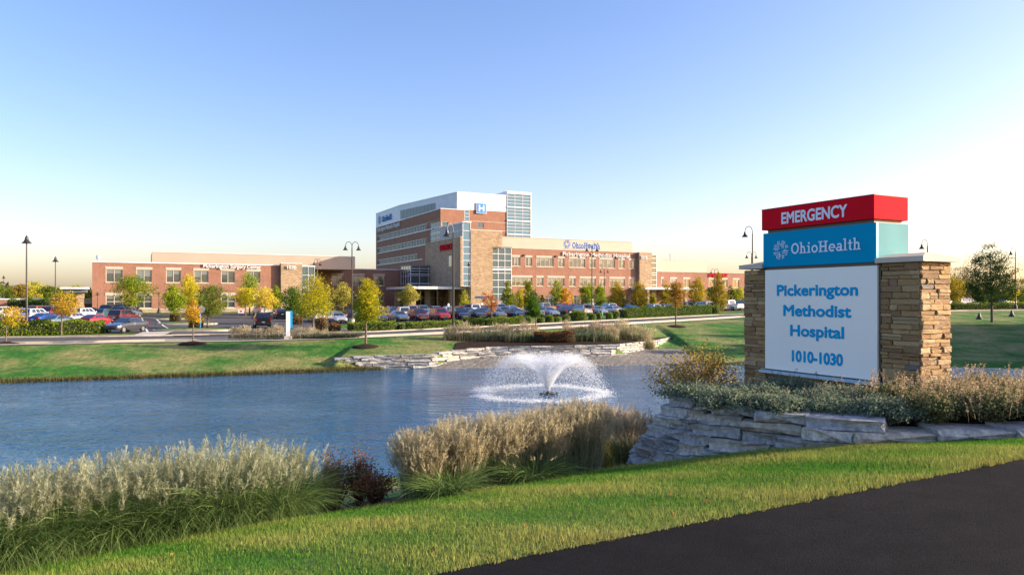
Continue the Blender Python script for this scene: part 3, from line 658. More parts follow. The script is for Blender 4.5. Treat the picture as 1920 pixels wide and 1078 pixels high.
for t_, d_ in ((57.6, -1.2), (66.2, -1.2), (57.6, 9), (62.5, 3.2)): blk(E_, 'canopy_column', M_ASHLAR, t_-.5, t_+.5, d_-.5, d_+.5, -.3, 4.36)
put_text('lettering', 'SURGERY ENTRANCE', M_SIGNB, cn, (t_at(862, -3)-62.1, -3-13.1-.02, 4.95), (1, 0, 0), (0, 0, 1), t_at(893, -3)-t_at(862, -3), .5, .05, .05)

# --- stone tower with the stair glass
S = Bld('stone_tower', 'tan stone entrance tower split by a narrow strip of stair glass', 66.7, -5)
tg0, tg1 = t_at(868, -5), t_at(883, -5); ts1 = t_at(942, -5); tcw = t_at(924, -5)
mb = S.mb(); mb.box(66.7, tg0, -5, 13.1, 4.97, 15.2); mb.box(66.7, 68, 13.1, 16, 0, 15.2); S.put(mb, 'stone_wall', M_ASHLAR)
mb = S.mb(); mb.box(tg1, tcw, -5, 10, 0, 13.4); mb.box(tg1, ts1, -5, 10, 13.403, 16.7); mb.box(tcw+.003, ts1, -3.4, 10, 0, 13.4); S.put(mb, 'stone_wall', M_ASHLAR)
blk(S, 'coping', M_CREAM, tg1-.05, ts1+.05, -5.08, 10.1, 16.7, 16.85); blk(S, 'coping', M_CREAM, 66.6, tg0, -5.08, 13.2, 15.2, 15.32)
mb = S.mb(); mb.box(tg0, tg1, -4.8, 8, 4.97, 18.2); S.put(mb, 'stair_core', M_GREY)
glaze(S, Pl('F', -4.9), tg0, tg1, 5.0, 18.3, 1, [6.2, 7.6, 9.0, 10.4, 11.8, 13.2, 14.6, 16.6], 'stair_glazing', M_GLASSB, .14)
mb = S.mb(); mb.box(tg0-.1, tg1+.1, -5.1, 8, 18.3, 18.5); S.put(mb, 'stair_roof', M_ALU)
glaze(S, Pl('L', tg0-.02), -4.8, 5, 15.35, 18.3, 4, [16.7], 'stair_glazing', M_GLASST, .14)
glaze(S, Pl('F', -4.3), tcw, t_at(958, -4), .4, 13.3, 3, [1.8, 3.4, 4.9, 6.4, 7.9, 9.2, 10.6, 12.0], 'curtain_wall', M_GLASST, .15)
blk(S, 'curtain_roof', M_GREY, tcw, t_at(958, -4)+.05, -4.5, -3.42, 13.3, 13.6); blk(S, 'floor_band', M_ALU, tcw, t_at(958, -4), -4.42, -4.36, 8.5, 8.85)
blk(S, 'narrow_window', M_GLASS, 66.66, 66.72, d_at(847, 66.7), d_at(842, 66.7), 9.3, 11.6)
put_text('lettering', 'EMERGENCY', M_SIGNR, S.root, (-.06, d_at(826.5, 66.7)+5, 13.0), (0, -1, 0), (0, 0, 1), d_at(826.5, 66.7)-d_at(850, 66.7), 1.15, .06, .1)
put_text('lettering', 'entrance', M_SIGNB, S.root, (t_at(893, -5)-66.7, -.03, 2.6), (1, 0, 0), (0, 0, 1), 2.6, .45, .05, .06)

# --- main wing on the right, three storeys
Mw = Bld('main_wing', 'three storey red brick hospital wing with rows of white framed windows', 78.8, -3.5)
PM = Pl('F', -3.5); D = -3.5; ta = 78.8; tb = t_at(1195, D)
U = [(959.5, 976, 3), (985, 997.5, 2), (1006, 1038, 4), (1046.5, 1058.4, 2), (1067, 1097, 4), (1105, 1116.5, 2), (1124, 1153, 4), (1160, 1171, 2), (1179, 1190, 2)]
Lr = [(959.5, 998, 5), (1006, 1019, 2), (1027, 1058.4, 4), (1067, 1079, 2), (1087, 1117, 4), (1124, 1135, 2), (1143, 1171.6, 4), (1179, 1190, 2)]
G = [(960, 985, 3), (1003, 1012, 1), (1022, 1043, 3), (1076, 1088, 2), (1092, 1104, 2), (1165, 1176, 2)]
uu = [(max(t_at(a, D), ta+.06), t_at(b, D), n) for a, b, n in U]; ll = [(max(t_at(a, D), ta+.06), t_at(b, D), n) for a, b, n in Lr]; gg = [(t_at(a, D), t_at(b, D), n) for a, b, n in G]
wall(Mw, PM, ta, tb, -.3, 13.35, [(a, b, 9.5, 11.5) for a, b, n in uu]+[(a, b, 5.2, 7.1) for a, b, n in ll]+[(a, b, .3, 3.15) for a, b, n in gg], M_BRICK)
for Q, z0, z1, zt in ((uu, 9.5, 11.5, 11.92), (ll, 5.2, 7.1, 7.5)):
    for a, b, n in Q:
        trim(Mw, PM, 'lintel', a-.06, b+.06, z1+.004, zt, M_CREAM, .05); trim(Mw, PM, 'sill', a-.06, b+.06, z0-.12, z0-.004, M_CREAM, .09); window(Mw, PM, a, b, z0, z1, n)
for a, b, n in gg: window(Mw, PM, a, b, .3, 3.15, n, [2.5], M_GLASS, M_GREY)
trim(Mw, PM, 'roof_edge', ta, tb, 13.35, 13.52, M_CREAM, .08, -.4); blk(Mw, 'roof', M_BEIGE, ta, tb+4, -3.1, 20, 12.8, 13.0)
for px in (982, 1042, 1156): x_ = t_at(px, D); blk(Mw, 'floodlight', M_DARK, x_-.25, x_+.25, -3.9, -3.503, 11.75, 12.05)
tp1 = t_at(1218, D); tq1 = t_at(1229.5, D)
blk(Mw, 'stone_pier', M_ASHLAR, tb, tp1, -4.4, -2, -.3, 13.3); blk(Mw, 'pier_cap', M_CREAM, tb-.05, tp1+.05, -4.46, -2, 13.3, 13.42)
glaze(Mw, Pl('F', -3.9), tp1+.01, tq1, 4.6, 13.0, 1, [5.7, 6.9, 8.1, 8.6, 9.8, 11.0, 12.1], 'curtain_wall', M_GLASS, .17); blk(Mw, 'pier_core', M_GREY, tp1, tq1-.02, -3.8, -2, 0, 13.05)
ph = blk(Mw, 'roof_screen', M_BEIGE, 78.6, t_at(1185, 8), 8, 22, 12.9, 16.8); blk(Mw, 'screen_cap', M_CREAM, 78.5, t_at(1185, 8)+.1, 7.92, 22, 16.8, 16.9)
put_text('lettering', 'Pickerington Methodist Hospital', M_SIGNW, Mw.root, (t_at(1054.5, D)-ta, -.04, 12.05), (1, 0, 0), (0, 0, 1), t_at(1180, D)-t_at(1054.5, D), .92, .02, .12)
put_text('lettering', '1010', M_SIGNW, Mw.root, (t_at(1202, -4.4)-ta, -.92, 11.75), (1, 0, 0), (0, 0, 1), t_at(1213, -4.4)-t_at(1202, -4.4), .75, .05, .08)
zl = 14.0
sl0 = t_at(1073, D)
put_text('lettering', slab_text('lettering', M_SIGNB, t_at(1125, D)-sl0, 1.25, .1, .035), None, Mw.root, (sl0-ta, .1, zl-.1), (1, 0, 0), (0, 0, 1), 1, 1)
put_text('emblem', emblem_mesh('emblem', M_SIGNB, .98, .1, 4), None, Mw.root, (t_at(1063, D)-ta, .1, zl+.75), (1, 0, 0), (0, 0, 1), 1, 1)
mb = Mw.mb(); mb.box(t_at(1056, D), t_at(1126, D), -3.5, -3.44, zl-.35, zl-.22)
for px in (1060, 1080, 1100, 1120): x_ = t_at(px, D); mb.box(x_-.05, x_+.05, -3.5, -3.4, 13.5, zl-.36)
Mw.put(mb, 'letter_rail', M_GREY)

# --- low emergency wing at the far right
Ew = Bld('emergency_wing', 'low red brick wing with the red sign at its roof edge', tq1, -3.5)
te = 152; sw = [(1239.6, 1244, 1), (1256.6, 1269, 2), (1281, 1293.5, 2), (1329, 1340, 2), (1354, 1364, 2), (1374, 1386, 2)]
ss = [(t_at(a, D), t_at(b, D), n) for a, b, n in sw]
wall(Ew, PM, tq1, te, -.2, 8.9, [(a, b, 5.2, 7.25) for a, b, n in ss], M_BRICK)
for a, b, n in ss:
    trim(Ew, PM, 'lintel', a-.06, b+.06, 7.254, 7.65, M_CREAM, .05); trim(Ew, PM, 'sill', a-.06, b+.06, 5.08, 5.196, M_CREAM, .09); window(Ew, PM, a, b, 5.2, 7.25, n)
trim(Ew, PM, 'roof_edge', tq1, te, 8.9, 9.05, M_CREAM, .08, -.4); blk(Ew, 'roof', M_BEIGE, tq1, te, -3.1, 24, 8.4, 8.6)
blk(Ew, 'roof_screen', M_BEIGE, tq1-2, t_at(1325, 8), 8, 20, 8.6, 12.3)
e_c = blk(Ew, 'canopy', M_ALU, t_at(1210, -9), t_at(1318, -9), -9, -3.52, 4.55, 5.05)
for px in (1214, 1250, 1285, 1314): x_ = t_at(px, -8.5); blk(Ew, 'canopy_column', M_PLINTH, x_-.35, x_+.35, -8.8, -8.1, -.3, 4.54)
put_text('lettering', 'EMERGENCY', M_SIGNR, Ew.root, (t_at(1329, D)-tq1, -.05, 7.95), (1, 0, 0), (0, 0, 1), t_at(1364, D)-t_at(1329, D), .8, .06, .1)
mb = Ew.mb()
for px, h_ in ((1250, 12.9), (1257, 14.6), (1266, 12.8)): x_ = t_at(px, 12); mb.box(x_-.06, x_+.06, 12, 12.12, 12.3, h_)
Ew.put(mb, 'antenna', M_GREY)

# --- the tall tower behind
T = Bld('hospital_tower', 'seven storey brick and white hospital tower with strip windows', 89.9, 65.5)
PT, PTL = Pl('F', 65.5), Pl('L', 89.9); DT = 65.5
dA, dB = d_at(799, 89.9), d_at(708.5, 89.9); dC = d_at(781, 89.9); tv0, tv1 = t_at(871, DT), t_at(880, DT); tH = t_at(950, DT); tS = t_at(996, DT)
bands = [(24.55, 26.3, dA), (19.95, 21.7, dA), (15.35, 17.1, dC)]
dg = d_at(806, 89.9)
wall(T, PTL, 65.5, 134.5, 0, 30, [(d0, dB, z0, z1) for z0, z1, d0 in bands]+[(65.9, dg, 19.6, 26.2)], M_BRICK, rev=.35)
for z0, z1, d0 in bands:
    n = int((dB-d0)/1.5); rec = .2
    mb = T.mb(); PTL.box(mb, d0, dB, z0, z1, -.36, -.22); g = T.put(mb, 'strip_glass', M_GLASST)
    mb = T.mb()
    for i in range(n+1): a = d0+(dB-d0)*i/n; PTL.box(mb, a-.06, a+.06, z0+.003, z1-.003, -.219, -.1)
    T.put(mb, 'mullions', M_GREY, g)
    trim(T, PTL, 'sill_band', d0-6 if d0 == dA else d0-6, dB+.5, z0-.22, z0-.004, M_ALU, .12); trim(T, PTL, 'head_band', d0-1, dB+.5, z1+.004, z1+.14, M_ALU, .1)
trim(T, PTL, 'sill_band', 66, dB, 26.62, 26.76, M_CREAM, .08)
glaze(T, Pl('L', 90.05), 65.95, dg, 19.6, 26.2, 2, [21.2, 22.7, 23.0, 24.6], 'corner_glazing', M_GLASST, .2)
wall(T, PT, 89.9, tv0, 0, 30, [(90.3, t_at(841, DT), 19.6, 26.2)], M_BRICK, rev=.3); glaze(T, Pl('F', 65.65), 90.3, t_at(841, DT), 19.6, 26.2, 1, [21.2, 22.7, 23.2, 24.6], 'corner_glazing', M_GLASST, .2)
trim(T, PTL, 'coping', 65.5, 134.5, 30, 30.2, M_ALU, .1, -.5); trim(T, PT, 'coping', 89.8, tv0, 30, 30.2, M_ALU, .1, -.5)
mb = T.mb()                                                      # white upper storey, its left wall in two planes
p = [(89.9, 134.5), (89.9, 105.4), (95.4, 65.42), (tH, 65.42), (tH, 134.5)]
for i in range(5): a, c = p[i], p[(i+1) % 5]; mb.poly([(a[0], a[1], 30.2), (c[0], c[1], 30.2), (c[0], c[1], 35.4), (a[0], a[1], 35.4)])
mb.poly([(x, y, 35.4) for x, y in p][::-1]); up_ = T.put(mb, 'upper_storey', M_WHITE)
mb = T.mb()
for i in range(3): a, c = p[i], p[i+1]; mb.box8([(a[0]-.12, a[1]-.1, 35.4), (c[0]-.12, c[1]-.1, 35.4), (c[0]+.3, c[1]+.3, 35.4), (a[0]+.3, a[1]+.3, 35.4), (a[0]-.12, a[1]-.1, 35.62), (c[0]-.12, c[1]-.1, 35.62), (c[0]+.3, c[1]+.3, 35.62), (a[0]+.3, a[1]+.3, 35.62)])
T.put(mb, 'roof_edge', M_ALU, up_)
a, c = Vector((89.9, 105.4, 0)), Vector((95.4, 65.42, 0)); u_ = (c-a).normalized(); n_ = Vector((-u_.y, u_.x, 0)); n_ = -n_ if n_.x > 0 else n_; Lw = (c-a).length
for i in range(10):
    q0 = a+u_*(Lw*.02+i*Lw*.064); q1 = a+u_*(Lw*.02+(i+.94)*Lw*.064); mb = T.mb()
    mb.box8([q0+n_*.06+Vector((0, 0, 30.5)), q1+n_*.06+Vector((0, 0, 30.5)), q1-n_*.05+Vector((0, 0, 30.5)), q0-n_*.05+Vector((0, 0, 30.5)), q0+n_*.06+Vector((0, 0, 33.6)), q1+n_*.06+Vector((0, 0, 33.6)), q1-n_*.05+Vector((0, 0, 33.6)), q0-n_*.05+Vector((0, 0, 33.6))])
    T.put(mb, 'pane', M_GLASST, up_)
glaze(T, Pl('F', 65.5), tv0, tv1, 26.7, 33.4, 1, [28.0, 29.0, 30.1, 31.2, 32.3], 'stair_glazing', M_GLASSB, .15); blk(T, 'stair_core', M_GREY, tv0, tv1, 65.6, 67, 0, 33.3)
hw = (t_at(895, DT), t_at(907, DT))
wall(T, PT, tv1, tH, 0, 33.3, [(hw[0], hw[1], 24.7, 26.4)], M_BRICK); window(T, PT, hw[0], hw[1], 24.7, 26.4, 2, None, M_GLASS, M_GREY)
for z in (26.62, 24.0): trim(T, PT, 'sill_band', tv1, tH, z, z+.14, M_CREAM, .08)
blk(T, 'rear_mass', M_BRICK, 96, tH-.01, 66, 134, 0, 30.1)
h0, h1 = t_at(892.5, DT), t_at(911, DT)
hs = blk(T, 'sign_box', M_ALU, h0, h1, 65.05, 65.48, 29.2, 32.5); hb = blk(T, 'sign_face', mat('sign_sky_blue', (.0, .21, .62), .4), h0+.14, h1-.14, 65.02, 65.06, 29.34, 32.36, hs)
mb = T.mb(); xm_ = (h0+h1)/2; 
for a in (-.72, .72): mb.box(xm_+a-.24, xm_+a+.24, 64.99, 65.03, 29.85, 31.85)
mb.box(xm_-.47, xm_+.47, 64.99, 65.03, 30.62, 31.1); T.put(mb, 'lettering', M_SIGNW, hs)
zr = [33.0, 34.6, 36.2]; rows = []
for k in range(8): z = 36.4-4.4*k; rows += [z-1.1, z-2.2, z-3.3, z-4.4]
glaze(T, Pl('F', 65.3), tH+.01, tS-.35, 4.0, 36.6, 3, sorted(r_ for r_ in rows if 5 < r_ < 36), 'stair_tower_glazing', M_GLASSB, .15)
for k in range(8): blk(T, 'floor_band', M_ALU, tH+.02, tS-.36, 65.1, 65.2, 36.4-4.4*k-.3, 36.4-4.4*k+.05)
mb = T.mb(); mb.box(tS-.35, tS, 65.2, 74, 0, 36.9); mb.box(tH+.0, tS-.36, 65.35, 74, 0, 36.6); mb.box(tH-.0, tS, 65.15, 74, 36.62, 36.95); T.put(mb, 'stair_tower', M_ALU)
mb = T.mb(); mb.box(t_at(931, 75), t_at(944, 75), 72, 78, 35.4, 37.3); mb.box(t_at(943, 75), t_at(947, 75), 73, 75, 37.3, 38.2); T.put(mb, 'roof_plant', M_ALU)
put_text('emblem', emblem_mesh('emblem', M_SIGNB, 1.6, .05, 4), None, T.root, (-.15, d_at(712.5, 89.9)-65.5, 32.6), (0, -1, 0), (0, 0, 1), 1, 1)
e0, e1 = d_at(716.5, 89.8), d_at(735, 89.8)
put_text('lettering', slab_text('lettering', M_SIGNB, e0-e1, 2.0, .05, .035), None, T.root, (-.15, e0-65.5, 31.5), (0, -1, 0), (0, 0, 1), 1, 1)
e0, e1 = d_at(708, 89.8), d_at(750, 89.8)
put_text('lettering', 'Pickerington Methodist Hospital', M_SIGNW, T.root, (-.1, e0-65.5, 28.1), (0, -1, 0), (0, 0, 1), e0-e1, 1.6, .05, .08)
# low brick annexe and covered drop-off at the far left
An = Bld('annexe', 'low brick annexe with a grey garage door left of the surgery wing', -38, 4)
blk(An, 'wall', M_BRICK, -42, -.2, 4, 14, -.5, 2.3); blk(An, 'roof_edge', M_ALU, -42.1, -.1, 3.9, 14.1, 2.3, 2.5); blk(An, 'garage_door', M_GREY, t_at(50, 4), t_at(72, 4), 3.93, 3.998, -.5, 1.7)
Cp = Bld('drop_off_canopy', 'dark drop off canopy on a stone pier at the left end', -6, -2)
cr = blk(Cp, 'roof', M_GREY, t_at(118, -2), t_at(163, -2), -2, 4, 3.5, 4.1); blk(Cp, 'fascia', M_ALU, t_at(112, -2.6), t_at(166, -2.6), -2.6, 4.4, 4.1, 4.4, cr)
blk(Cp, 'pier', M_ASHLAR, t_at(143, -1), t_at(157, -1), -1, .5, -.6, 3.5); blk(Cp, 'beam', M_DARK, t_at(157, -1)+.01, t_at(171, -1), -.6, 0, 1.6, 2.5)
# ------------------------------------------------------------------ fountain
fx, fy_ = 1.89, 38.06
ft = thing('fountain', 'floating pond fountain throwing a wide white V of spray', 'fountain', (fx, fy_, WZ))
mb = MB(); mb.lathe([(.0, -.1), (.36, -.1), (.4, .02), (.36, .07), (.12, .08), (.09, .16), (.0, .16)], k=16); mb.build('float', M_DARK, ft)
mb = MB()
for i in range(4): a = i*math.pi/2+.4; mb.box(math.cos(a)*.42-.1, math.cos(a)*.42+.1, math.sin(a)*.42-.1, math.sin(a)*.42+.1, -.08, .07)
mb.build('float_arm', M_TWIG, ft)
def tetra(C, s):
    n = len(C); d = rng.normal(size=(n, 4, 3)); d /= np.linalg.norm(d, axis=2, keepdims=True)
    q = C[:, None, :]+d*s[:, None, None]; return q[:, [[0, 1, 2], [0, 2, 3], [0, 3, 1], [1, 3, 2]]].reshape(-1, 3)
M_SPRAY = bpy.data.materials.new('spray'); M_SPRAY.use_nodes = True; t = M_SPRAY.node_tree; t.nodes.remove(t.nodes['Principled BSDF'])
d1 = nd(t, 'ShaderNodeBsdfDiffuse'); d2 = nd(t, 'ShaderNodeBsdfTranslucent'); mx = nd(t, 'ShaderNodeMixShader'); d1.inputs[0].default_value = d2.inputs[0].default_value = (.92, .94, .96, 1); mx.inputs[0].default_value = .5
t.links.new(d1.outputs[0], mx.inputs[1]); t.links.new(d2.outputs[0], mx.inputs[2]); t.links.new(mx.outputs[0], t.nodes['Material Output'].inputs['Surface'])
N = 110000; u = np.concatenate([rng.random(70000)**.9, rng.random(40000)**.8*.5]); a = np.where(rng.random(N) < .7, np.floor(rng.random(N)*26)*2*np.pi/26+rng.normal(0, .045, N), rng.random(N)*2*np.pi)
Rm = 3.22*(1+rng.normal(0, .05, N)+.05*np.sin(a*3+.7)+.03*np.sin(a*7)); Hm = 1.72*(1+rng.normal(0, .06, N)); Cc = np.stack([np.cos(a)*Rm*u, np.sin(a)*Rm*u, 4*Hm*u*(1-u)+.12], 1); Cc[:, 0] -= .42*u**1.6
Cc += rng.normal(0, 1, (N, 3))*(.02+.2*u**1.5)[:, None]*np.array([1, 1, .8]); Cc[:, 2] = np.maximum(Cc[:, 2], .01)
ob = fast('spray', tetra(Cc, rng.uniform(.006, .017, N)*(1+.6*u*(rng.random(N)>.6))), 3, M_SPRAY, parent=ft); ob['kind'] = 'stuff'
N = 17000; a = rng.random(N)*2*np.pi; r_ = 3.2+.12*np.sin(a*5+1)+.09*np.sin(a*13)+rng.normal(0, .2+.22*rng.random(N)**2, N); Cc = np.stack([np.cos(a)*r_-.42, np.sin(a)*r_, np.abs(rng.normal(0, .035, N))+.16*rng.random(N)**6], 1)
ob = fast('foam', tetra(Cc, rng.uniform(.008, .032, N)), 3, M_SPRAY, parent=ft); ob['kind'] = 'stuff'

# ------------------------------------------------------------------ cars
def lerp(a, b, t): return tuple(a[i]+(b[i]-a[i])*t for i in range(3))
def car_proto(kind):
    P = dict(sedan=(2.36, .90, 1.02, 1.43, (-1.85, 1.0), (-.95, .15), .62), suv=(2.32, .93, 1.12, 1.70, (-2.24, 1.0), (-1.95, .3), .70), hatch=(2.1, .88, 1.0, 1.5, (-2.0, .95), (-1.45, .2), .64),
             pickup=(2.75, .97, 1.16, 1.84, (-.75, 1.3), (-.55, .6), .72), van=(2.5, .96, 1.12, 1.78, (-2.42, 1.35), (-2.2, .55), .74), box_van=(2.9, 1.0, 1.2, 2.45, (-2.8, 1.9), (-2.75, 1.15), .9))[kind]
    L, Wd, bz, tz, bx, tx, tw = P; r = .33 if kind in ('sedan', 'hatch') else .38; wr, wf = -L*.6, L*.62; hz = bz-.1 if kind != 'pickup' else bz
    root = thing('parked_car' if kind != 'box_van' else 'parked_van', 'x', {'sedan': 'car', 'hatch': 'car', 'suv': 'car', 'pickup': 'pickup truck', 'van': 'van', 'box_van': 'van'}[kind])
    mb = MB(); rings = []; ah = r*1.62
    tail = bz if kind != 'sedan' else bz-.0
    S = [(-L, Wd*.84, .42, bz*.86 if kind == 'sedan' else bz*.93), (-L+.08, Wd*.94, .34, tail), (wr-r*1.3, Wd, .27, tail), (wr-r*1.1, Wd, ah*.82, tail), (wr-r*.5, Wd, ah, bz), (wr+r*.5, Wd, ah, bz), (wr+r*1.1, Wd, ah*.82, bz), (wr+r*1.3, Wd, .25, bz),
         (bx[1]-.1 if bx[1] < wf-r*1.35 else wf-r*1.4, Wd, .25, bz), (wf-r*1.3, Wd, .25, hz+.06), (wf-r*1.1, Wd, ah*.82, hz+.05), (wf-r*.5, Wd, ah, hz+.02), (wf+r*.5, Wd*.98, ah, hz-.03), (wf+r*1.1, Wd*.96, ah*.82, hz-.08), (wf+r*1.3, Wd*.94, .3, hz-.1), (L-.1, Wd*.88, .34, hz-.2), (L, Wd*.76, .42, hz-.3)]
    for x, w_, zb, zt in S:
        zs = max(zt*.7, zb+.12); h_ = [(-w_*.9, zb), (-w_, zb+.06), (-w_*1.0, zs), (-w_*.95, zt-.05), (-w_*.84, zt), (0, zt+.025), (w_*.84, zt), (w_*.95, zt-.05), (w_*1.0, zs), (w_, zb+.06), (w_*.9, zb)]
        rings.append([(x, y, z) for y, z in h_])
    mb.ring(rings)
    gb = Wd*.9
    b4 = [(bx[0], -gb, bz-.02), (bx[1], -gb, bz-.02), (bx[1], gb, bz-.02), (bx[0], gb, bz-.02)]; t4 = [(tx[0], -tw, tz-.03), (tx[1], -tw, tz-.03), (tx[1], tw, tz-.03), (tx[0], tw, tz-.03)]
    mb.box8(b4+t4); i4 = [(tx[0]+.15, -tw*.8, tz+.02), (tx[1]-.15, -tw*.8, tz+.02), (tx[1]-.15, tw*.8, tz+.02), (tx[0]+.15, tw*.8, tz+.02)]
    for k in range(4): mb.poly([t4[k], t4[(k+1) % 4], i4[(k+1) % 4], i4[k]])
    mb.poly(i4); mb.build('body', M_PAINT, root)
    def pane(q, u0, u1, v0, v1, m):
        A, B, C_, D_ = q; f = lambda u, v: Vector(lerp(lerp(A, B, u), lerp(D_, C_, u), v)); p = [f(u0, v0), f(u1, v0), f(u1, v1), f(u0, v1)]
        n = (p[1]-p[0]).cross(p[3]-p[0]).normalized()*.012; m.poly([tuple(x+n) for x in p])
    q = (b4[1], b4[2], t4[2], t4[1]); mb = MB(); pane(q, .05, .95, .06, .95, mb); mb.build('windshield', M_CARGLASS, root)
    q = (b4[3], b4[0], t4[0], t4[3]); mb = MB(); pane(q, .08, .92, .12, .92, mb); mb.build('rear_window', M_CARGLASS, root)
    sp = [(.12, .36), (.39, .62), (.65, .93)] if kind not in ('pickup', 'box_van') else [(.1, .48), (.53, .92)]
    if kind == 'box_van': sp = [(.7, .93)]
    for q in ((b4[0], b4[1], t4[1], t4[0]), (b4[2], b4[3], t4[3], t4[2])):
        mb = MB()
        for a_, b_ in (sp if q[0] is b4[0] else [(1-b_, 1-a_) for a_, b_ in sp]): pane(q, a_, b_, .14, .9, mb)
        mb.build('side_window', M_CARGLASS, root)
    mb = MB(); k = 14; rr = [[(R_*math.cos(2*math.pi*j/k), yy, R_*math.sin(2*math.pi*j/k)) for j in range(k)] for R_, yy in ((r*.8, -.1), (r, -.07), (r, .07), (r*.8, .1))]; mb.ring(rr); tm = mb.mesh('wheel', M_TYRE)
    mb = MB(); rr = [[(R_*math.cos(2*math.pi*j/k), yy, R_*math.sin(2*math.pi*j/k)) for j in range(k)] for R_, yy in ((r*.62, -.112), (r*.62, .112))]; mb.ring(rr); rm = mb.mesh('rim', M_RIM)
    for x in (wr, wf):
        for s in (-1, 1): wl_ = link('wheel', tm, root, (x, s*(Wd-.11), r)); link('rim', rm, wl_)
    hx = L-.02
    for s in (-1, 1):
        mb = MB(); mb.box8([(hx-.32, s*Wd*.60, hz-.36), (hx-.02, s*Wd*.46, hz-.36), (hx-.02, s*Wd*.78, hz-.36), (hx-.32, s*Wd*.93, hz-.36), (hx-.36, s*Wd*.60, hz-.21), (hx-.07, s*Wd*.46, hz-.23), (hx-.09, s*Wd*.80, hz-.22), (hx-.36, s*Wd*.93, hz-.2)]); mb.build('headlight', M_HEAD, root)
        mb = MB(); zt_ = bz-.08 if kind in ('sedan', 'hatch') else bz+.02; mb.box(-L-.012, -L+.2, s*Wd*.55 if kind == 'sedan' else s*Wd*.74, s*Wd*.90, zt_-.2 if kind == 'sedan' else zt_-.34, zt_); mb.build('tail_light', M_TAIL, root)
        mb = MB(); mb.box(bx[1]-.35, bx[1]-.2, s*Wd*.94, s*(Wd+.17), bz-.01, bz+.13); mb.build('mirror', M_PAINT, root)
    mb = MB(); mb.box(L-.06, L+.012, -Wd*.42, Wd*.42, hz-.56, hz-.36); mb.box(L-.05, L+.01, -Wd*.55, Wd*.55, .36, .46); mb.build('grille', M_TRIM, root)
    mb = MB(); mb.box(-L-.02, -L+.02, -.17, .17, .62, .76); mb.build('licence_plate', M_PLATE, root)
    mb = MB(); mb.box(-L-.008, -L+.1, -Wd*.8, Wd*.8, .40, .52); mb.build('rear_bumper', M_TRIM, root)
    if kind == 'pickup': mb = MB(); mb.box(-L+.12, -.8, -Wd*.78, Wd*.78, bz+.02, bz+.045); mb.build('cargo_bed', M_TRIM, root)
    if kind in ('suv', 'van'):
        mb = MB()
        for s in (-1, 1): mb.box(tx[0]+.2, tx[1]-.2, s*tw*.86-.02, s*tw*.86+.02, tz+.02, tz+.06)
        mb.build('roof_rail', M_TRIM, root)
    return root
PROTO = {}; USED = set(); LABELS = set()
PC = dict(black=(.012, .012, .014), charcoal=(.04, .042, .047), grey=(.11, .115, .125), silver=(.42, .43, .45), white=(.72, .72, .72), maroon=(.10, .012, .018), navy=(.012, .022, .06), blue=(.01, .06, .32), red=(.36, .012, .022),
          slate=(.10, .14, .19), steel=(.20, .25, .32), tan=(.33, .27, .19), brown=(.07, .035, .025), sky=(.30, .38, .47), pearl=(.6, .6, .57), copper=(.28, .07, .03), teal=(.03, .09, .11))
CN = dict(slate='slate blue', steel='steel blue', sky='pale blue', pearl='pearl white'); KN = dict(sedan='sedan', suv='SUV', hatch='hatchback', pickup='pickup', van='minivan', box_van='box van')
def car(kind, colour, x, y, heading, label, group):
    if kind not in PROTO: PROTO[kind] = car_proto(kind)
    p = PROTO[kind]; o = p if kind not in USED else copy_tree(p); USED.add(kind)
    o.location = (x, y, float(z_pl(x, y))+.05); o.rotation_euler = (0, 0, heading); k = random.uniform(.92, 1.08)
    for ch in o.children:
        if ch.name.split('.')[0] in ('body', 'mirror'): ch.color = (*[v*k for v in PC[colour]], 1)
    o['label'] = label; o['group'] = group; return o
def ordn(i): return ['first', 'second', 'third', 'fourth', 'fifth', 'sixth', 'seventh', 'eighth', 'ninth', 'tenth', 'eleventh', 'twelfth'][i]
HN = math.atan2(-.891, .454)
def row(s, cars, rowname):
    cars = sorted(cars); nm = [f"{CN.get(c, c)} {KN[k]}" for _, k, c, _ in cars]
    for i, (px, k, c, f) in enumerate(cars):
        t_ = t_at(px, -s); x, y = to_wld(t_, -s)
        if nm.count(nm[i]) == 1: lb = f"only {nm[i]} in the {rowname} of the main car park"
        else:
            near = [n for n in ([nm[i-1]] if i else [])+([nm[i+1]] if i+1 < len(nm) else [])]
            lb = f"{nm[i]} in the {rowname} between the {near[0]} and the {near[1]}" if len(near) == 2 else f"{nm[i]} at the {'left' if i == 0 else 'right'} end of the {rowname} of the main car park"
        if lb in LABELS: lb = f"{nm[i]}, {ordn(nm[:i].count(nm[i]))} of its kind from the left in the {rowname}"
        LABELS.add(lb); car(k, c, x, y, HN+(math.pi if f == 'B' else 0)+random.uniform(-.03, .03), lb, 'cars in the rows of the main car park')
row(46.3, [(633, 'sedan', 'silver', 'F'), (676, 'sedan', 'black', 'B'), (708, 'sedan', 'charcoal', 'F'), (748, 'sedan', 'slate', 'F'), (784, 'suv', 'maroon', 'F'), (825, 'suv', 'red', 'F'), (861, 'suv', 'navy', 'F'), (893, 'sedan', 'black', 'F'), (929, 'sedan', 'grey', 'F'), (965, 'sedan', 'navy', 'F'),
           (999, 'sedan', 'sky', 'B'), (1028, 'sedan', 'steel', 'F'), (1056, 'sedan', 'black', 'B'), (1088, 'suv', 'silver', 'B'), (1118, 'sedan', 'steel', 'F'), (1147, 'sedan', 'silver', 'B'), (1181, 'sedan', 'blue', 'B'), (1222, 'hatch', 'white', 'B'), (1249, 'sedan', 'pearl', 'F'), (1279, 'suv', 'silver', 'B'), (1316, 'suv', 'white', 'B'), (1340, 'sedan', 'sky', 'F'), (1368, 'pickup', 'white', 'B'), (1392, 'suv', 'steel', 'B')], 'front row')
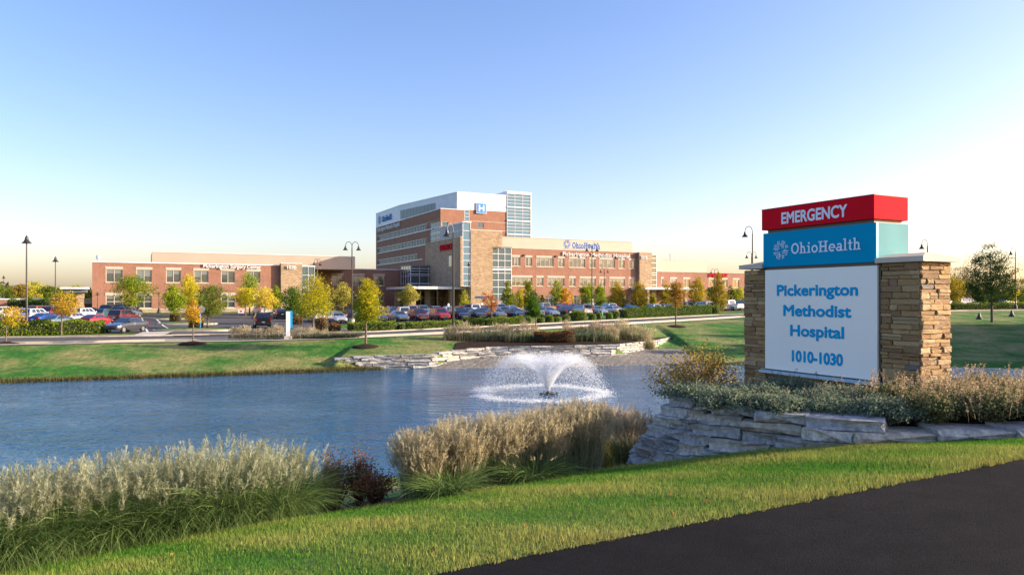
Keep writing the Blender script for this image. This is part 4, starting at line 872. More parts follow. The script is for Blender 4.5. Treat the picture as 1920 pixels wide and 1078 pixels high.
row(40.6, [(594, 'suv', 'white', 'B'), (622, 'sedan', 'silver', 'B'), (653, 'suv', 'black', 'B'), (723, 'sedan', 'red', 'F'), (757, 'pickup', 'white', 'B'), (790, 'sedan', 'steel', 'B'), (812, 'sedan', 'navy', 'F'), (842, 'sedan', 'maroon', 'B'), (878, 'hatch', 'slate', 'F'), (906, 'sedan', 'navy', 'F'), (944, 'hatch', 'steel', 'F'), (962, 'sedan', 'slate', 'F'), (1012, 'sedan', 'grey', 'B'), (1066, 'sedan', 'charcoal', 'F'), (1105, 'sedan', 'silver', 'F'), (1137, 'suv', 'white', 'B'), (1178, 'sedan', 'grey', 'F'), (1205, 'sedan', 'tan', 'F'), (1262, 'suv', 'navy', 'B'), (1292, 'hatch', 'charcoal', 'B'), (1352, 'sedan', 'sky', 'B'), (1384, 'sedan', 'black', 'F')], 'second row')
row(29.2, [(578, 'suv', 'white', 'B'), (703, 'suv', 'tan', 'B'), (738, 'sedan', 'navy', 'F'), (772, 'suv', 'silver', 'F'), (792, 'suv', 'steel', 'F'), (818, 'hatch', 'sky', 'F'), (838, 'sedan', 'white', 'B'), (862, 'hatch', 'red', 'B'), (882, 'van', 'white', 'B'), (912, 'sedan', 'navy', 'B'), (938, 'suv', 'sky', 'F'), (956, 'sedan', 'pearl', 'B'), (1022, 'pickup', 'tan', 'B'), (1049, 'suv', 'red', 'B'), (1074, 'hatch', 'copper', 'F'), (1128, 'van', 'silver', 'B'), (1165, 'hatch', 'brown', 'F'), (1270, 'suv', 'silver', 'F'), (1326, 'sedan', 'sky', 'F'), (1376, 'suv', 'grey', 'B')], 'third row')
row(23.4, [(545, 'sedan', 'charcoal', 'B'), (735, 'sedan', 'maroon', 'F'), (905, 'sedan', 'silver', 'F'), (1000, 'sedan', 'steel', 'B'), (1104, 'box_van', 'white', 'B'), (1299, 'pickup', 'steel', 'F'), (1383, 'suv', 'white', 'F')], 'rear row')
for px, py, k, c, h, lb in [(236, 625.5, 'sedan', 'charcoal', -1.72, 'dark grey sedan at the front of the left car park, facing the crossing'), (180, 614, 'sedan', 'red', 1.5, 'bright red sedan behind the right end of the clipped hedge'), (112, 616, 'sedan', 'slate', 1.45, 'slate blue sedan half hidden behind the clipped hedge'),
        (141, 611, 'hatch', 'silver', 1.48, 'silver hatchback between the slate sedan and the red sedan'), (160, 603, 'suv', 'white', 1.5, 'white SUV behind the silver hatchback in the left car park'), (88, 611, 'sedan', 'blue', 1.45, 'blue sedan low behind the hedge beside the white SUV'), (68, 605, 'suv', 'white', 1.5, 'white SUV seen from behind next to the tall left lamp'),
        (105, 599, 'suv', 'maroon', 1.5, 'maroon SUV right of the white SUV in the left car park'), (233, 607.5, 'suv', 'maroon', 1.5, 'maroon SUV right behind the dark grey sedan near the crossing'), (199, 601, 'hatch', 'teal', 1.5, 'dark teal hatchback behind the red sedan'), (212, 594.5, 'suv', 'black', 1.5, 'black SUV behind the teal hatchback before the brick wing'),
        (240, 599, 'suv', 'slate', 1.5, 'slate blue SUV in the column behind the dark grey sedan'), (243, 593.5, 'suv', 'brown', 1.5, 'brown SUV farthest back in the column by the crossing'), (170, 596.5, 'sedan', 'navy', 1.5, 'navy sedan behind the white SUV in the left car park'), (78, 597.5, 'suv', 'copper', 1.5, 'copper SUV behind the white SUV by the tall left lamp'),
        (6, 600, 'suv', 'pearl', 1.5, 'pearl white SUV at the left edge behind the orange sapling'), (40, 598, 'sedan', 'steel', 1.5, 'steel blue sedan left of the tall left lamp'),
        (491, 616, 'suv', 'black', 1.97, 'black SUV driving away up the entrance drive'), (490, 592.5, 'suv', 'silver', 2.2, 'silver SUV beyond the black SUV on the drive'), (526, 599, 'sedan', 'black', 2.0, 'black sedan behind the white sign pylon'), (556, 599.5, 'suv', 'charcoal', 1.9, 'dark grey SUV behind the trunk of the dark green maple')]:
    x, y, z = gp(px, py, 55); y += 2; x = K(px)*y; car(k, c, x, y, h, lb, 'cars in the left car park and drive')
for px, y, k, c, h, lb in [(1812, 121, 'suv', 'navy', .35, 'navy SUV side on across the road right of the sign'), (1773, 124, 'hatch', 'white', .4, 'white hatchback just right of the stone pillar of the sign'), (1890, 150, 'sedan', 'silver', .4, 'silver car far off behind the hedge at the right edge')]:
    car(k, c, K(px)*y, y, h, lb, 'cars beyond the sign on the right')

# ------------------------------------------------------------------ lamps
def bell(p, sc_, parent):
    mb = MB(); mb.lathe([(.03, .62), (.05, .52), (.11, .48), (.13, .3), (.2, .16), (.33, .03), (.34, 0), (.3, 0), (.05, .1)], k=14); mb.v = [(p[0]+x*sc_, p[1]+y*sc_, p[2]+z*sc_) for x, y, z in mb.v]; o = mb.build('shade', M_LAMP, parent, smooth=False)
    mb = MB(); mb.lathe([(.0, .02), (.26, .02), (.2, .07), (0, .07)], k=10); mb.v = [(p[0]+x*sc_, p[1]+y*sc_, p[2]+z*sc_) for x, y, z in mb.v]; mb.build('lens', M_LENS, o)
def lamp(px, y, ytop, style, label, az=0.0, pedestal=True, sc_=1.0):
    x = K(px)*y; zb = gz(x, y); h = CAMZ+(HOR-ytop)*y/F-zb; r = thing('street_lamp', label, 'lamp', (x, y, zb), az, 'bell shaded lamps on tall poles')
    if pedestal: mb = MB(); mb.lathe([(.34, -.3), (.34, .72), (.3, .76), (0, .76)], k=14); mb.build('pedestal', M_CONC, r); b0 = .76
    else: mb = MB(); mb.lathe([(.36, -.3), (.36, .12), (.26, .2), (.24, .55), (.13, .75), (.12, .9)], k=14); mb.build('base', M_LAMP, r); b0 = .3
    hp = h-(.75 if style != 'post' else .9)
    mb = MB(); mb.tube([(0, 0, b0), (0, 0, h*.5), (0, 0, hp)], [.1*sc_, .085*sc_, .065*sc_], 8); mb.build('pole', M_LAMP, r)
    if style == 'post':
        bell((0, 0, hp), 1.35*sc_, r); mb = MB(); mb.tube([(0, 0, hp+.7), (0, 0, h)], [.05, .02], 6); mb.build('finial', M_LAMP, r); return r
    for s in ((-1, 1) if style == 'twin' else (-1,)):
        A = [(s*.0, 0, hp-.02)]+[(s*(.42-.42*math.cos(q)), 0, hp+.75*math.sin(q)**.8*.95) for q in np.linspace(.25, 2.75, 9)]
        e = A[-1]; A.append((e[0]+s*.02, 0, e[2]-.15)); mb = MB(); mb.tube(A, .035*sc_, 6); mb.build('arm', M_LAMP, r); bell((A[-1][0], 0, A[-1][2]-.55*sc_), 1.0*sc_, r)
    return r
lamp(50, 75, 440, 'post', 'tallest left lamp with a bell shade behind the clipped hedge'); lamp(104, 112, 480, 'post', 'second lamp from the left behind the orange young tree'); lamp(7, 200, 516, 'post', 'far lamp at the left edge over the distant trees')
lamp(660, 94, 453, 'twin', 'twin bell lamp on a concrete pedestal in front of the link wing', .25); lamp(595, 122, 485, 'twin', 'small twin lamp against the sky above the big green maple', 1.2); lamp(850, 65.5, 420, 'single', 'tall black gooseneck lamp standing at the road edge before the stone tower', .9, False, 1.1)
lamp(1110, 117, 458, 'twin', 'twin bell lamp in front of the main wing lettering', .1); lamp(1133, 165, 502, 'twin', 'far twin lamp just right of the taller twin lamp', .1); lamp(879, 150, 490, 'post', 'thin far lamp in front of the stair glass of the tower')
lamp(1340, 165, 504, 'twin', 'twin lamp in front of the red emergency lettering', .1); lamp(1411, 74, 424, 'single', 'gooseneck lamp rising above the left pillar of the sign', .2, False); lamp(1409, 125, 472, 'twin', 'small twin lamp low beside the left pillar of the sign', .1)
lamp(1739, 84, 449, 'single', 'gooseneck lamp showing above the cap of the right pillar', .3, False); lamp(1904, 110, 464, 'single', 'gooseneck lamp beside the dark tree at the right', .2, False)
lamp(183, 120, 543, 'post', 'short post lamp left against the surgery wing', 0, False, .7); lamp(298, 124, 543, 'post', 'short post lamp between the yellow trees at the surgery wing', 0, False, .7)
# ------------------------------------------------------------------ trees
def prof(shape, h):
    if shape == 'round': return np.sqrt(np.maximum(0, 1-(2*h-1)**2))
    if shape == 'oval': return np.sin(np.pi*np.clip(h, .01, .99)**.8)**.75
    if shape == 'cone': return (1-h)**.75*np.minimum(1, .45+h*4)
    if shape == 'column': return np.minimum(1, 1.15*(1-h)**.55)*np.minimum(1, .5+h*2.5)
    if shape == 'vase': return np.minimum(1, .35+h*1.2)*np.sqrt(np.maximum(0, 1-h**3))
def leaf_quads(C, size, up=.3):
    n = len(C); a = rng.normal(size=(n, 3)); a[:, 2] *= .6; a /= np.linalg.norm(a, axis=1, keepdims=True); b = rng.normal(size=(n, 3)); b[:, 2] += up
    b -= (b*a).sum(1)[:, None]*a; b /= np.linalg.norm(b, axis=1, keepdims=True); s = size*rng.uniform(.65, 1.3, n)[:, None]
    return np.stack([C-a*s*.5, C+b*s*.34, C+a*s*.5, C-b*s*.34], 1).reshape(-1, 3)
def tree(label, px, y, crown, shape, ca, cb, n=1500, leaf=None, trunk_px=None, group='trees round the car park', name='tree', clumps=None, tr=.05, lean=0, base_y=None, spread=.085, mulch=False):
    pl, pr, yt, yb = crown; tp = trunk_px if trunk_px is not None else (pl+pr)/2; x = K(tp)*y; zb = gz(x, y)
    H = CAMZ+(HOR-yt)*y/F-zb; hb = max(CAMZ+(HOR-yb)*y/F-zb, .25); Wd = (pr-pl)*y/F; cx = K((pl+pr)/2)*y-x
    r = thing(name, label, 'tree', (x, y, zb), 0, group); n = int(n*3.2); cm_ = (pl+pr)/2; pl, pr = cm_+(pl-cm_)*1.12, cm_+(pr-cm_)*1.12; ca = tuple(v*1.15 for v in ca); cb = tuple(v*1.15 for v in cb); nc = clumps or max(24, int(n/30)); leaf = (leaf or max(.09, min(.3, y*.0026)))*.78
    h = rng.random(nc*12)*.96+.02; h = h[rng.random(nc*12) < np.clip(prof(shape, h), .12, 1)**1.4][:nc]; nc = len(h); a = rng.random(nc)*2*np.pi; lob = 1+.28*np.sin(a*2+h*6+x)+.2*np.sin(a*4-h*9+y); q = (.2+.8*np.sqrt(rng.random(nc)))*prof(shape, h)*(Wd/2)*.95*lob*rng.uniform(.7, 1.15, nc)
    CC = np.stack([cx+np.cos(a)*q, np.sin(a)*q, hb+(H-hb)*h], 1)
    k = rng.integers(0, nc, n); sig = spread*min(Wd, H-hb)
    L = CC[k]+rng.normal(size=(n, 3))*np.array([1, 1, .75])*sig*rng.uniform(.5, 1.25, nc)[k][:, None]; L[:, 2] = np.clip(L[:, 2], hb*.8, H+.1)
    t_ = np.clip(rng.random(nc)[k]*.55+rng.random(n)*.45+(h[k]-.5)*.35, 0, 1)
    if shape == 'vase' or shape == 'round': pass
    o = fast('crown', leaf_quads(L, leaf), 4, M_LEAF, t_, r); leafcol(o, ca, cb)
    mb = MB(); top = hb+(H-hb)*.8; R0 = max(.035, tr*H*.35); pts = [(0, 0, -.1), (.0, 0, .12), (cx*.1, .02, hb), (cx*.6, .03, (hb+top)/2), (cx, 0, top)]
    mb.tube(pts, [R0*1.4, R0, R0*.8, R0*.5, R0*.12], 8)
    for i in rng.permutation(nc)[:12]:
        c = CC[i]; s = min(max((c[2]-hb)/(top-hb)*.6, 0.02), .9); b0 = np.array([cx*s, 0, hb*.92+(top-hb)*s*.9]); m_ = (b0+c)/2+np.array([0, 0, -.06*H*0+.04]); mb.tube([b0, m_, c], [R0*.42, R0*.26, R0*.08], 5)
    mb.build('trunk', M_BARK, r)
    if mulch:
        o = MB(); o.lathe([(1.15, -.08), (.9, .06), (.35, .16), (.0, .2)], k=18); o.build('mulch_ring', M_MULCH, r)
    return r
GR = (.085, .17, .018); DG = (.045, .105, .016); YG = (.32, .37, .02); YE = (.62, .48, .025); GO = (.50, .36, .022); OR = (.55, .28, .035); OB = (.36, .22, .045); OL = (.19, .19, .035); RD = (.5, .12, .035); PY = (.52, .46, .10)
tree('orange and green sapling at the left edge of the far lawn', 12, 55.3, (-2, 46, 575, 612), 'round', YG, OR, 650, .13, 11, mulch=True, group='saplings on the far lawn')
tree('young orange brown tree in front of the clipped hedge', 118, 68.5, (97, 147, 546, 592), 'oval', OB, GO, 1100, .15, 115)
tree('small bright orange maple on the far lawn by the crossing', 362, 56.6, (347, 379, 561, 607), 'oval', GO, OR, 700, .13, 362, mulch=True, group='saplings on the far lawn')
tree('spreading yellow green tree before the left end of the surgery wing', 245, 112, (213, 284, 516, 573), 'vase', YG, GR, 2100, .24, 243)
tree('leafy green and yellow tree between the short post lamp and the olive tree', 326, 104, (306, 347, 532, 588), 'oval', GR, YG, 1500, .24)
tree('tall yellow green tree behind the round olive tree', 356, 114, (334, 376, 511, 580), 'oval', YG, YE, 1600, .24)
tree('round dark olive tree with a bare trunk beside the drive', 396, 84, (369, 425, 535, 593), 'round', OL, GR, 2600, .17, 389, tr=.07)
tree('tall sparse green tree in front of the last surgery windows', 468, 119, (446, 490, 508, 568), 'vase', GR, YG, 900, .24)
tree('yellow green tree left of the bright yellow one by the plinth', 460, 112, (440, 481, 541, 577), 'round', YG, YE, 1200, .22)
tree('bright yellow round tree behind the black SUV', 497, 110, (475, 518, 539, 580), 'round', YE, PY, 1400, .22)
tree('slim green tree between the bright yellow tree and the dark maple', 517, 122, (506, 531, 536, 578), 'oval', GR, YG, 800, .24)
tree('dark green maple directly left of the big yellow green maple', 550, 96, (528, 574, 538, 590), 'round', DG, GR, 1700, .2, 553)
tree('big green and yellow maple on the grass in front of the drive', 595, 81, (547, 634, 510, 594), 'cone', GR, YE, 3600, .17, 587, tr=.06)
tree('pale olive tree left of the twin lamp pedestal', 640, 128, (624, 662, 530, 574), 'oval', OL, PY, 1400, .26)
tree('yellow and green maple on the far lawn with a mulch ring', 688, 55.7, (660, 718, 523, 603), 'column', GR, YE, 3000, .14, 686, mulch=True, tr=.05, group='saplings on the far lawn')
tree('pale yellow round tree in front of the glass entrance', 767, 140, (750, 786, 533, 572), 'oval', OL, PY, 1300, .27)
tree('small pale yellow cone tree under the canopy lettering', 870, 150, (858, 884, 543, 576), 'cone', YG, PY, 800, .28)
tree('sparse orange red sapling in front of the stone tower', 920, 89, (902, 938, 541, 588), 'vase', OB, RD, 520, .17, 922)
tree('yellow columnar tree right beside the curtain wall', 952, 141, (940, 965, 526, 579), 'column', GR, (.36, .32, .015), 1300, .27)
tree('slender yellow green tree right of the columnar yellow one', 972, 146, (963, 984, 524, 580), 'column', YG, GO, 700, .27)
tree('tall yellow green column tree behind the fresh green sapling', 990, 144, (980, 1001, 516, 580), 'column', GR, (.34, .32, .015), 1300, .27)
tree('fresh green sapling standing beside the road', 1000, 79, (980, 1019, 543, 592), 'cone', DG, (.09, .17, .015), 1700, .16, 1005)
tree('narrow green column by the ground floor windows', 1017, 150, (1010, 1023, 550, 577), 'column', GR, YG, 500, .27)
tree('tall bright green tree left of the orange tree', 1042, 148, (1030, 1056, 523, 580), 'oval', GR, YG, 1000, .27)
tree('orange tree right of the tall bright green one', 1061, 149, (1047, 1072, 540, 576), 'round', GO, OR, 1000, .27)
tree('thin golden column nearest the orange tree', 1074, 150, (1071, 1077, 551, 582), 'column', GO, YE, 300, .24)
tree('thin golden column left of the twin lamp', 1086, 151, (1083, 1089, 553, 582), 'column', GO, YE, 300, .24)
tree('leafy green tree just left of the tall twin lamp', 1101, 140, (1087, 1116, 533, 568), 'round', GR, YG, 1100, .27)
tree('upright yellow green tree with the green watering bag', 1125, 115, (1112, 1138, 534, 572), 'oval', GR, YG, 1100, .22, 1125)
tree('broad golden columnar tree right of the twin lamps', 1156, 127, (1138, 1174, 527, 582), 'column', OL, GO, 2000, .24)
tree('broad golden columnar tree in front of the 1010 pier', 1200, 127, (1182, 1218, 526, 586), 'column', OL, (.44, .30, .015), 2000, .24)
tree('small green cone tree between two golden columns', 1224, 140, (1215, 1234, 546, 576), 'cone', GR, GO, 600, .26)
tree('slim golden column left of the orange brown sapling', 1247, 127, (1235, 1261, 527, 582), 'column', OL, GO, 1200, .24)
tree('orange brown sapling with a mulch ring on the right lawn', 1268, 77, (1250, 1288, 529, 576), 'vase', OB, (.36, .2, .03), 1500, .15, 1267, mulch=True, group='saplings on the far lawn')
tree('tall mixed green and gold tree before the low wing canopy', 1306, 130, (1288, 1326, 517, 580), 'oval', OL, GO, 1900, .24, 1300)
tree('dark green tree behind the last golden column', 1333, 150, (1322, 1344, 538, 578), 'round', DG, GR, 900, .27)
tree('tallest golden column before the red lettering', 1348, 124, (1331, 1366, 512, 586), 'column', OL, (.42, .28, .02), 2300, .23)
tree('yellow green tree right of the tallest golden column', 1369, 145, (1360, 1380, 534, 574), 'oval', YG, GR, 800, .27)
tree('pale yellow green tree next to the left pillar of the sign', 1384, 146, (1374, 1400, 533, 574), 'oval', YG, PY, 1000, .27)
tree('dark spreading tree on the crest of the right lawn', 1858, 84, (1790, 1922, 456, 566), 'cone', (.028, .06, .018), (.045, .08, .024), 6500, .17, 1860, tr=.05, spread=.06, clumps=230)
tree('yellow tree beside the right pillar of the sign', 1788, 112, (1769, 1808, 519, 566), 'oval', OL, GO, 1500, .22, group='trees beyond the sign')
tree('pale grey green tree tops behind the yellow tree', 1800, 190, (1774, 1835, 502, 562), 'round', (.10, .11, .06), (.2, .17, .08), 1700, .36, group='trees beyond the sign')
tree('small golden tree right of the dark tree trunk', 1895, 128, (1882, 1908, 540, 566), 'round', YG, GO, 700, .24, group='trees beyond the sign')
tree('green tree cut by the right edge of the picture', 1920, 140, (1900, 1950, 520, 570), 'round', DG, OL, 1500, .26, group='trees beyond the sign')
for i, (px, yt, wd, ca, cb, lb) in enumerate([(-20, 530, 50, OL, GR, 'olive tree at the left edge of the distant wood'), (18, 536, 34, GR, OL, 'green tree under the far left lamp'), (40, 532, 26, OL, OB, 'narrow brown tree just left of the tall lamp pole'), (66, 528, 44, YE, YG, 'big yellow tree in the distant wood'), (90, 536, 30, GR, OL, 'green tree right of the big yellow distant tree'),
        (118, 538, 34, OL, YG, 'olive tree behind the second lamp'), (140, 534, 30, GR, YG, 'green tree left of the drop off canopy'), (164, 540, 26, OL, GR, 'low olive tree behind the drop off canopy')]):
    tree(lb, px, 235+(i*37) % 60, (px-wd/2, px+wd/2, yt, 562), 'round', ca, cb, 1100, .5, group='distant trees at the left')
n = 26000; k = rng.integers(0, 22, n); cy = 45+(k//2)*3.4; cx_ = .72*cy+11+(k % 2)*6; ang = rng.random(n)*6.28; hz = rng.random(n)**.9; rr_ = 3.6*np.sqrt(rng.random(n))*np.sqrt(np.maximum(.05, 1-(2*hz-.85)**2))
X_ = cx_+np.cos(ang)*rr_; Y_ = cy+np.sin(ang)*rr_; Z_ = z_far(X_, Y_)+.2+hz*(10.5+2*np.sin(k*2.1)); Z_ = np.maximum(Z_, WZ+.3)
V = leaf_quads(np.stack([X_, Y_, Z_], 1), .75); o = fast('woodland', V, 4, M_LEAF, rng.random(n)); leafcol(o, GR, YG); o['kind'] = 'stuff'
# distant wood along the horizon, both sides
n = 9000; th = np.concatenate([rng.uniform(-1.25, -.50, n//2), rng.uniform(.42, 1.25, n//2)]); dd = rng.uniform(420, 560, n); hh = 7+3*np.sin(th*37)+2.5*np.sin(th*91+1)
Cw = np.stack([np.sin(th)*dd, np.cos(th)*dd, rng.random(n)**.7*hh], 1); o = fast('distant_wood', leaf_quads(Cw, 3.2), 4, M_LEAF, rng.random(n)); leafcol(o, (.05, .075, .025), (.16, .13, .03)); o['kind'] = 'stuff'

# ------------------------------------------------------------------ hedges and clipped shrubs
def hedge(label, pts, wd, ht, ca, cb, dens=330, leaf=.13, name='hedge', cat='hedge', group='clipped hedges by the road', uneven=.12, ball=False):
    """pts: plan polyline"""
    p = np.array(pts, float); x0, y0 = p[0]; zb = gz(x0, y0); r = thing(name, label, cat, (x0, y0, zb), 0, group)
    sg_ = np.sqrt((np.diff(p, axis=0)**2).sum(1)); S_ = np.concatenate([[0], np.cumsum(sg_)]); Lt = S_[-1]; rings = []
    m = max(9 if ball else 4, int(Lt/.5)); 
    for s in np.linspace(0, Lt, m):
        c = np.array([np.interp(s, S_, p[:, 0]), np.interp(s, S_, p[:, 1])]); i = min(np.searchsorted(S_, s, 'right')-1, len(p)-2); d = (p[i+1]-p[i])/sg_[i]; nn = np.array([-d[1], d[0]])
        e = (.25+.75*math.sqrt(max(0, 1-(2*s/Lt-1)**2))) if ball else .55 if s in (0, Lt) else 1; hh = ht*(1+uneven*math.sin(s*2.3+x0))*((.55+.45*e) if ball else .9 if e < 1 else 1); z = gz(*c)-zb; w2 = wd/2*e
        rings.append([(c[0]-x0+nn[0]*a*w2, c[1]-y0+nn[1]*a*w2, z+b*hh) for a, b in ((-.9, 0), (-1, .25), (-.95, .8), (-.7, .97), (0, 1.02), (.7, .97), (.95, .8), (1, .25), (.9, 0))])
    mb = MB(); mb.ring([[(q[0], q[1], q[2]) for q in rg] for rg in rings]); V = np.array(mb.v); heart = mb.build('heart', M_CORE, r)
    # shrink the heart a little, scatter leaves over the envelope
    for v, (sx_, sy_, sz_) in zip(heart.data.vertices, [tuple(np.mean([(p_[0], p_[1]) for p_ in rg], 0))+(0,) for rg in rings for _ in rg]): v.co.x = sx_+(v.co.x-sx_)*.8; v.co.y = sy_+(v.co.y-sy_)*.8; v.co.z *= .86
    G_ = np.array(rings); n = int(Lt*dens*(ht+wd/2)); ii = rng.random(n)*(len(rings)-1); jj = rng.random(n)*8; i0 = ii.astype(int); j0 = np.minimum(jj.astype(int), 7); fi = (ii-i0)[:, None]; fj = (jj-j0)[:, None]; i1 = np.minimum(i0+1, len(rings)-1)
    C = (G_[i0, j0]*(1-fi)+G_[i1, j0]*fi)*(1-fj)+(G_[i0, j0+1]*(1-fi)+G_[i1, j0+1]*fi)*fj; C = C+rng.normal(0, .05, C.shape)+np.array([0, 0, .02])
    o = fast('foliage', leaf_quads(C, leaf), 4, M_LEAF, rng.random(n), r); leafcol(o, ca, cb); return r
HG, HY = (.09, .17, .02), (.30, .36, .04)
def gpl(px, py): x, y, z = gp(px, py, 50); return (x, y)
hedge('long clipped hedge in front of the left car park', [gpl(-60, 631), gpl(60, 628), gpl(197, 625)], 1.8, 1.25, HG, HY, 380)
hedge('clipped hedge behind the yellow and green far lawn maple', [gpl(652, 622.5), gpl(742, 619.5)], 1.5, .95, HG, HY)
hedge('short low hedge piece just right of the maple hedge', [gpl(746, 619.5), gpl(757, 619)], 1.2, .6, HG, HY)
hedge('long low hedge left of the tall gooseneck lamp', [gpl(761, 618.5), gpl(866, 614)], 1.3, .72, HG, HY)
hedge('dense hedge with a raised middle right of the gooseneck lamp', [gpl(870, 613.5), gpl(905, 612)], 1.5, .95, HG, HY)
hedge('hedge run around the orange red sapling', [gpl(910, 611.5), gpl(982, 608.5)], 1.4, .85, HG, HY)
def bush(label, px, py, wpx, h, ca=HG, cb=HY, name='shrub', cat='shrub', group='clipped shrubs by the road', **k): k['ball'] = True; x, y = gpl(px, py); w_ = wpx*y/F; return hedge(label, [(x-w_/2, y), (x+w_/2, y)], w_*.8, h, ca, cb, 460, .12, name, cat, group, .05, **k)
bush('single clipped shrub left of the fresh green sapling', 991, 608, 11, .85); bush('low clipped shrub right of the fresh green sapling', 1013, 607, 14, .75); bush('golden clipped shrub with a rounded top near the sapling', 1030, 606, 16, .95, HG, YG); bush('clipped shrub at the end of the three near the sapling', 1045, 605.5, 12, .7)
bush('lone dark clipped shrub left of the big rounded one', 1061, 604, 14, .8); bush('big rounded clipped shrub below the silver SUV', 1085, 602, 30, 1.25); bush('small clipped shrub left of the green watering bag', 1110, 600, 13, .85); bush('dark clipped shrub left beside the watering bag', 1123, 599, 8, .9); bush('clipped shrub first to the right of the watering bag', 1142, 598, 12, .85); bush('clipped shrub second to the right of the watering bag', 1156, 597, 12, .9)
hedge('long dark hedge running right towards the sign', [gpl(1164, 596), gpl(1200, 594.5), gpl(1260, 591.5), gpl(1330, 588)], 1.8, 1.25, HG, (.17, .24, .03), 380)
hedge('short hedge end in front of the white cars left of the sign', [gpl(1334, 588), gpl(1345, 587.5)], 1.6, 1.1, HG, HY)
hedge('hedge beyond the road right of the sign', [(K(1776)*112, 112), (K(1930)*114, 114)], 1.8, 1.0, HG, HY, 240)
BR, BD = (.23, .12, .05), (.34, .2, .09)
bush('russet mound of grass on the island by the stop sign', 368, 615, 26, 1.3, OL, BR, 'grass_mound', 'shrub', 'brown grass mounds by the drive'); bush('russet mound farther back on the left island', 329, 603, 20, 1.1, OL, BR, 'grass_mound', 'shrub', 'brown grass mounds by the drive')
bush('tan grass mound right of the white pylon', 556, 609, 22, 1.0, BR, BD, 'grass_mound', 'shrub', 'brown grass mounds by the drive'); bush('large russet mound right of the big maple trunk', 603, 621, 22, 1.35, BR, BD, 'grass_mound', 'shrub', 'brown grass mounds by the drive'); bush('low brown clipped mound right of the large russet one', 627, 623, 22, .85, BR, (.2, .1, .05), 'grass_mound', 'shrub', 'brown grass mounds by the drive')
hedge('dark rusty clipped hedge between the two grass drifts of the far bed', [(1.8, 59.0), (5.0, 59.2)], 1.5, .8, (.10, .035, .012), (.17,   .06, .02), 480, .1, 'rusty_hedge', 'hedge', 'plants in the far bed')
hedge('dark green shrub against the brick annexe wall', [(K(40)*118-2, 118), (K(40)*118+5, 118)], 1.8, 2.2, DG, GR, 120, .2, 'shrub', 'shrub', 'shrubs at the annexe')

# ------------------------------------------------------------------ ornamental grasses
def strips(base, dirs, Lh, out, droop, width, seg):
    """curved blades: base (n,3), azimuth dirs (n,2), length, outward reach, droop"""
    n = len(base); s = np.linspace(0, 1, seg+1)[None, :]
    hx = (out[:, None]*s**1.6)*Lh[:, None]; vz = Lh[:, None]*(s-droop[:, None]*s**2.6)
    P = np.stack([base[:, 0:1]+dirs[:, 0:1]*hx, base[:, 1:2]+dirs[:, 1:2]*hx, base[:, 2:3]+vz], 2)
    side = np.stack([-dirs[:, 1], dirs[:, 0], np.zeros(n)], 1); j = rng.normal(0, .5, (n, 3)); side = side+j; side /= np.linalg.norm(side, axis=1, keepdims=True)
    wd = width[:, None]*(1-.9*s**2)*.5; A = P-side[:, None, :]*wd[:, :, None]; B = P+side[:, None, :]*wd[:, :, None]
    Q = np.stack([A[:, :-1], B[:, :-1], B[:, 1:], A[:, 1:]], 2); return Q.reshape(-1, 3), P[:, -1], P[:, -1]-P[:, -2]
def plumes(tip, d, length, wid, m):
    n = len(tip); d = d/np.linalg.norm(d, axis=1, keepdims=True); s = rng.random((n, m, 1)); o = tip[:, None]+d[:, None]*(s-.15)*length[:, None, None]
    e = rng.normal(size=(n, m, 3)); e = d[:, None]*1.1+e*.55; e /= np.linalg.norm(e, axis=2, keepdims=True); l = length[:, None, None]*rng.uniform(.25, .5, (n, m, 1))*(1.1-.6*s)
    w_ = rng.normal(size=(n, m, 3)); w_ -= (w_*e).sum(2, keepdims=True)*e; w_ /= np.linalg.norm(w_, axis=2, keepdims=True); w_ *= wid
    a = o; c = o+e*l; b = o+e*l*.5+np.array([0, 0, 0]); return np.stack([a-w_*.3, b+w_, c, b-w_], 2).reshape(-1, 3)
